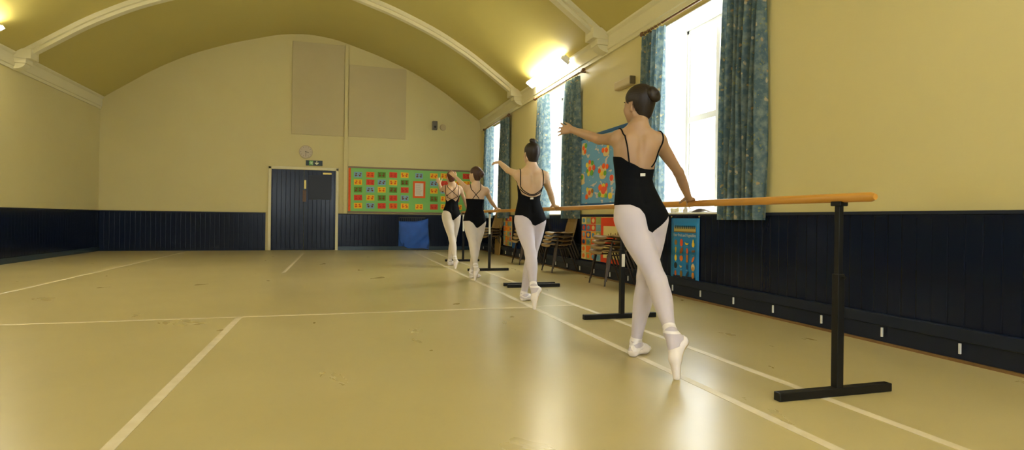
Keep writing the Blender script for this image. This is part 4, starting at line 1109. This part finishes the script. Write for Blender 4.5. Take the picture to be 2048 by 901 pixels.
    for (bx, by, bz, br, kind) in prm['buns']:
        KB = Body(); c = hl(bx, by, bz); dirn = nrm(c-HC)
        a1 = nrm(np.cross(dirn, hu+.01)); a2 = np.cross(a1, dirn)
        if kind == 'coil':
            KB.ell('b', c, (br*.75,)*3, k=.01)
            for i in range(26):
                t = i/26*2*PI; t2 = (i+1)/26*2*PI
                KB.cap('b', c+(a1*math.cos(t)+a2*math.sin(t))*br*.62, c+(a1*math.cos(t2)+a2*math.sin(t2))*br*.62, [br*.42, br*.42], .006)
            KB.cap('b', c+dirn*br*.45, c+dirn*br*.62+a1*br*.15, [br*.25, br*.2], .006)
        elif kind == 'knob':
            rnd = random.Random(5)
            for i in range(7):
                o_ = np.array([rnd.uniform(-1, 1), rnd.uniform(-1, 1), rnd.uniform(-.6, 1)]); o_ = nrm(o_)*br*.55
                KB.ell('b', c+o_, (br*.55, br*.55, br*.5), k=.008)
        else: KB.ell('b', c, (br, br*.9, br*.7), [hr, hf, hu], k=.01)
        VK, QK = KB.mesh(max(h*.7, .0035), 1); mesh_obj('bun', VK, QK, prm['hair'], hair, org)
    # ---- eyes, brows
    for q in (-1, 1):
        m = MB(); m.ellipsoid(tuple(hl(q*.030, .0790, .004)-org), (.0112*hs,)*3, 14, 8); m.mi = 1; m.ellipsoid(tuple(hl(q*.030, .0870, .004)-org), (.0045*hs,)*3, 10, 6); m.build('eye', [eye_m, iris_m], body, smooth='all')
        MB().tube([tuple(hl(q*x, y, z)-org) for x, y, z in ((.014, .0935, .022), (.030, .0905, .027), (.044, .080, .022))], [.0022*hs, .0026*hs, .0012*hs], 8).build('eyebrow', prm['hair'], body, smooth='all')
    return body

def PT(*a): return atY(*a)
def V3(v): return np.array(v, float)
def foot_flat(heel_xy, ang, s, ln=.23):
    d = np.array([math.sin(ang), math.cos(ang), 0]); h0 = np.array([heel_xy[0], heel_xy[1], 0.])
    return dict(pts=[h0+d*.028*s+[0, 0, .031*s], h0+d*.155*s+[0, 0, .030*s], h0+d*(ln-.022)*s+[0, 0, .024*s]], sole=(0, 0, -1))
skinA = skin_mat('warm_skin', (.36, .215, .115, 1)); skinB = skin_mat('fair_skin', (.54, .36, .22, 1))
tiA = tights_mat('pink_white_tights', (.54, .48, .53, 1)); tiB = tights_mat('yellow_lit_tights', (.62, .55, .48, 1))  # second colour has the yellower light on the two farther dancers painted in
hairA = hair_mat('dark_brown_hair', (.008, .0045, .003, 1)); hairB = hair_mat('brown_hair', (.028, .012, .007, 1)); hairC = hair_mat('auburn_hair', (.055, .016, .008, 1))

# ---- nearest dancer
J = dict(pel=PT(1281, 428, 3.17), waist=PT(1269, 360, 3.19), chest=PT(1271, 305, 3.2), neck=PT(1275, 256, 3.2), head=PT(1278, 208, 3.23),
         shL=PT(1239, 278, 3.23), elL=PT(1198, 279, 3.44), wrL=PT(1144, 260, 3.63), shR=PT(1316, 283, 3.17), elR=PT(1357, 345, 3.27), wrR=(2.292, 3.42, 1.012),
         hipL=PT(1259, 437, 3.17), knL=PT(1314, 562, 3.02), anL=PT(1341, 666, 2.78), hipR=PT(1304, 437, 3.17), knR=PT(1293, 554, 3.19), anR=PT(1271, 688, 3.24))
tl = PT(1353, 755, 2.69); bl_ = PT(1350, 718, 2.715); hl_ = PT(1365, 684, 2.745)
legcut = ([-.20, -.15, -.10, -.05, -.02, .0, .03, .06, .10, .16, .2], [.045, .052, .052, .03, -.01, -.10, -.115, -.085, -.05, .0, .02])
P1 = dict(s=1.0, h=.0052, az=.10, haz=math.radians(-18), htilt=-.06, hlean=.05, headscale=1.03, hs=.90, ra=1.02,
          handL=dict(d=(-.45, .85, .12), n=(.85, .45, -.35), curl=[.05, .14, .10, .06], sp=.34, thumb=(.75, .55, .2)),
          handR=dict(d=(.68, .72, -.10), n=(-.1, -.05, -1), curl=[.46, .50, .52, .56], sp=.05, base=.12, thumb=(.45, .80, .45)),
          footL=dict(pts=[hl_, bl_, tl], sole=(.95, -.2, -.1)), footR=foot_flat((1.745, 3.20), math.radians(60), 1.0),
          skin=skinA, tights=tiA, hair=hairA, buns=[(.015, -.106, .036, .049, 'coil')],
          legcut=legcut, topback=([-.2, -.14, -.11, -.07, -.03, 0, .04, .09, .12, .2], [.36, .342, .318, .300, .280, .273, .272, .280, .296, .33]), topfront=.355,
          straps=[[(-.094, .29, -.12), (-.112, .38, -.12), (-.125, .46, -.10), (-.128, .50, -.02), (-.12, .475, .05), (-.10, .35, .12)],
                  [(.090, .27, -.12), (.104, .37, -.12), (.120, .455, -.12), (.122, .50, -.02), (.115, .475, .05), (.09, .35, .12)]],
          tag=(-.012, .238), label='nearest dancer, low bun, black leotard with a small white label, left arm stretched out')
make_person(J, P1)

# ---- second dancer
J = dict(pel=PT(1060, 437, 5.6), waist=PT(1058, 402, 5.6), chest=PT(1061, 370, 5.6), neck=PT(1063, 336, 5.6), head=PT(1063, 307, 5.6),
         shL=PT(1038, 351, 5.62), elL=PT(1016, 341, 5.82), wrL=PT(999, 325, 6.0), shR=PT(1088, 353, 5.58), elR=PT(1101, 387, 5.78), wrR=(2.290, 6.0, 1.012),
         hipL=PT(1047, 443, 5.6), knL=PT(1061, 507, 5.38), anL=PT(1067, 574, 5.18), hipR=PT(1073, 443, 5.6), knR=PT(1063, 512, 5.62), anR=PT(1047, 590, 5.67))
P2 = dict(s=.985, h=.0068, az=.08, haz=math.radians(-8), headscale=.98,
          handL=dict(d=(-.25, .9, .05), n=(.2, .3, -.9), curl=[.22, .25, .28, .3], sp=.1, thumb=(.8, .35, .4)),
          handR=dict(d=(.68, .72, -.10), n=(-.1, -.05, -1), curl=[.46, .50, .52, .56], sp=.05, base=.12, thumb=(.45, .80, .45)),
          footL=dict(pts=[PT(1077, 581, 5.15), PT(1069, 598, 5.13), PT(1069, 617, 5.115)], sole=(.95, -.2, -.1)), footR=foot_flat((1.815, 5.66), math.radians(60), 1.0),
          skin=skinB, tights=tiA, hair=hairA, buns=[(0, -.03, .118, .040, 'knob'), (0, -.045, .085, .030, 'knob')],
          legcut=([-.20, -.15, -.10, -.05, -.02, .0, .03, .06, .10, .16, .2], [.025, .028, .026, .0, -.03, -.068, -.075, -.06, -.04, -.01, .01]), topback=([-.2, -.14, -.125, -.10, -.05, 0, .05, .10, .125, .14, .2], [.40, .36, .31, .248, .225, .218, .225, .248, .31, .36, .40]), topfront=.42,
          straps=[[(-.117, .335, -.12), (-.120, .40, -.12), (-.118, .46, -.09), (-.115, .495, -.02), (-.105, .47, .05), (-.09, .42, .12)],
                  [(.117, .335, -.12), (.120, .40, -.12), (.118, .46, -.09), (.115, .495, -.02), (.105, .47, .05), (.09, .42, .12)],
                  [(-.118, .330, -.12), (-.09, .290, -.12), (-.03, .250, -.12), (.03, .250, -.12), (.09, .290, -.12), (.118, .330, -.12)],
                  [(-.116, .30, -.12), (-.08, .262, -.12), (0, .232, -.12), (.08, .262, -.12), (.116, .30, -.12)]],
          tag=(.0, .205), label='person second from the camera with a high top bun and low-backed black leotard')
make_person(J, P2)

# ---- third dancer
J = dict(pel=PT(949, 441, 7.95), waist=PT(950, 416, 7.95), chest=PT(950, 393, 7.95), neck=PT(952, 370, 7.95), head=PT(951, 349, 7.95),
         shL=PT(934, 378, 7.95), elL=PT(923, 367, 8.12), wrL=PT(911, 354, 8.24), shR=PT(972, 382, 7.95), elR=PT(982, 403, 8.18), wrR=(2.285, 8.42, 1.012),
         hipL=PT(940, 446, 7.95), knL=PT(946, 491, 7.84), anL=PT(951, 533, 7.73), hipR=PT(959, 446, 7.95), knR=PT(952, 496, 8.0), anR=PT(943, 545, 8.02))
P3_ = dict(s=.94, h=.0075, az=.02, haz=math.radians(-34), headscale=1.02, sx=1.05,
          handL=dict(d=(-.55, .45, .6), n=(.4, .3, -.8), curl=[.12, .15, .18, .2], sp=.1),
          handR=dict(d=(.68, .72, -.10), n=(-.1, -.05, -1), curl=[.46, .50, .52, .56], sp=.05, base=.12, thumb=(.45, .80, .45)),
          footL=dict(pts=[PT(955, 541, 7.70), PT(951, 550, 7.69), PT(950, 560, 7.68)], sole=(.95, -.2, -.1)), footR=foot_flat((1.79, 8.0), math.radians(60), .95),
          skin=skinB, tights=tiB, hair=hairB, buns=[(.02, -.105, .0, .050, 'coil')],
          legcut=([-.20, -.15, -.10, -.05, -.02, .0, .03, .06, .10, .16, .2], [-.018, -.012, -.010, -.040, -.075, -.105, -.112, -.09, -.055, -.01, .01]), topback=([-.2, .2], [.325, .315]), topfront=.40,
          straps=[[(-.075, .485, -.02), (-.07, .46, -.08), (-.03, .415, -.12), (.0, .385, -.12), (.035, .345, -.12), (.05, .315, -.12)],
                  [(.075, .485, -.02), (.07, .46, -.08), (.03, .415, -.12), (.0, .385, -.12), (-.035, .345, -.12), (-.05, .315, -.12)],
                  [(-.075, .485, -.02), (-.075, .47, .05), (-.07, .40, .12)], [(.075, .485, -.02), (.075, .47, .05), (.07, .40, .12)]],
          label='person third from the camera, crossed straps over a straight-backed black leotard, round side bun')
make_person(J, P3_)

# ---- farthest dancer
J = dict(pel=PT(902, 428, 10.1), waist=PT(904, 408, 10.1), chest=PT(905, 391, 10.1), neck=PT(905, 370, 10.1), head=PT(902, 354, 10.1),
         shL=PT(890, 377, 10.1), elL=PT(882, 380, 10.3), wrL=PT(879, 368, 10.45), shR=PT(920, 378, 10.1), elR=PT(928, 397, 10.22), wrR=(2.285, 10.47, 1.012),
         hipL=PT(894, 433, 10.1), knL=PT(904, 479, 9.95), anL=PT(910, 518, 9.75), hipR=PT(911, 433, 10.1), knR=PT(906, 482, 10.2), anR=PT(899, 523, 10.26))
P4_ = dict(s=1.0, h=.0085, az=.0, haz=math.radians(-12), headscale=.98, sx=.95,
          handL=dict(d=(-.25, .45, .8), n=(.5, .6, -.5), curl=[.12, .15, .18, .2], sp=.1),
          handR=dict(d=(.68, .72, -.10), n=(-.1, -.05, -1), curl=[.46, .50, .52, .56], sp=.05, base=.12, thumb=(.45, .80, .45)),
          footL=dict(pts=[PT(914, 525, 9.66), PT(911, 530, 9.63), PT(911, 538, 9.58)], sole=(.95, -.2, -.1)), footR=foot_flat((1.885, 10.24), math.radians(60), 1.0),
          skin=skinB, tights=tiB, hair=hairC, buns=[(.0, -.092, -.035, .042, 'roll')],
          legcut=legcut, topback=([-.2, -.13, -.10, -.07, -.02, 0, .02, .07, .10, .13, .2], [.40, .33, .255, .220, .255, .262, .255, .220, .255, .33, .40]), topfront=.42,
          straps=[[(-.085, .50, -.02), (-.07, .46, -.10), (0, .395, -.12), (.07, .34, -.12), (.108, .305, -.12)], [(.085, .50, -.02), (.07, .46, -.10), (0, .395, -.12), (-.07, .34, -.12), (-.108, .305, -.12)],
                  [(-.108, .305, -.12), (-.065, .285, -.12), (0, .255, -.12), (.065, .285, -.12), (.108, .305, -.12)],
                  [(-.100, .310, -.12), (-.110, .39, -.12), (-.112, .46, -.12), (-.11, .495, -.01), (-.10, .42, .12)], [(.108, .305, -.12), (.112, .39, -.12), (.112, .46, -.12), (.11, .495, -.01), (.10, .42, .12)]],
          label='person farthest from the camera, auburn hair, lattice of thin straps over an open back')
make_person(J, P4_)

# ------------------------------------------------------------------ daylight, view
w = bpy.data.worlds.new('bright_overcast_sky'); S.world = w; w.use_nodes = True
bgn = w.node_tree.nodes['Background']; bgn.inputs[0].default_value = (.90, .96, 1.0, 1); bgn.inputs[1].default_value = 6.2
S.view_settings.view_transform = 'Standard'; S.view_settings.look = 'None'; S.view_settings.gamma = 1
S.view_settings.use_curve_mapping = False; S.view_settings.exposure = 1.08
bpy.context.view_layer.update()
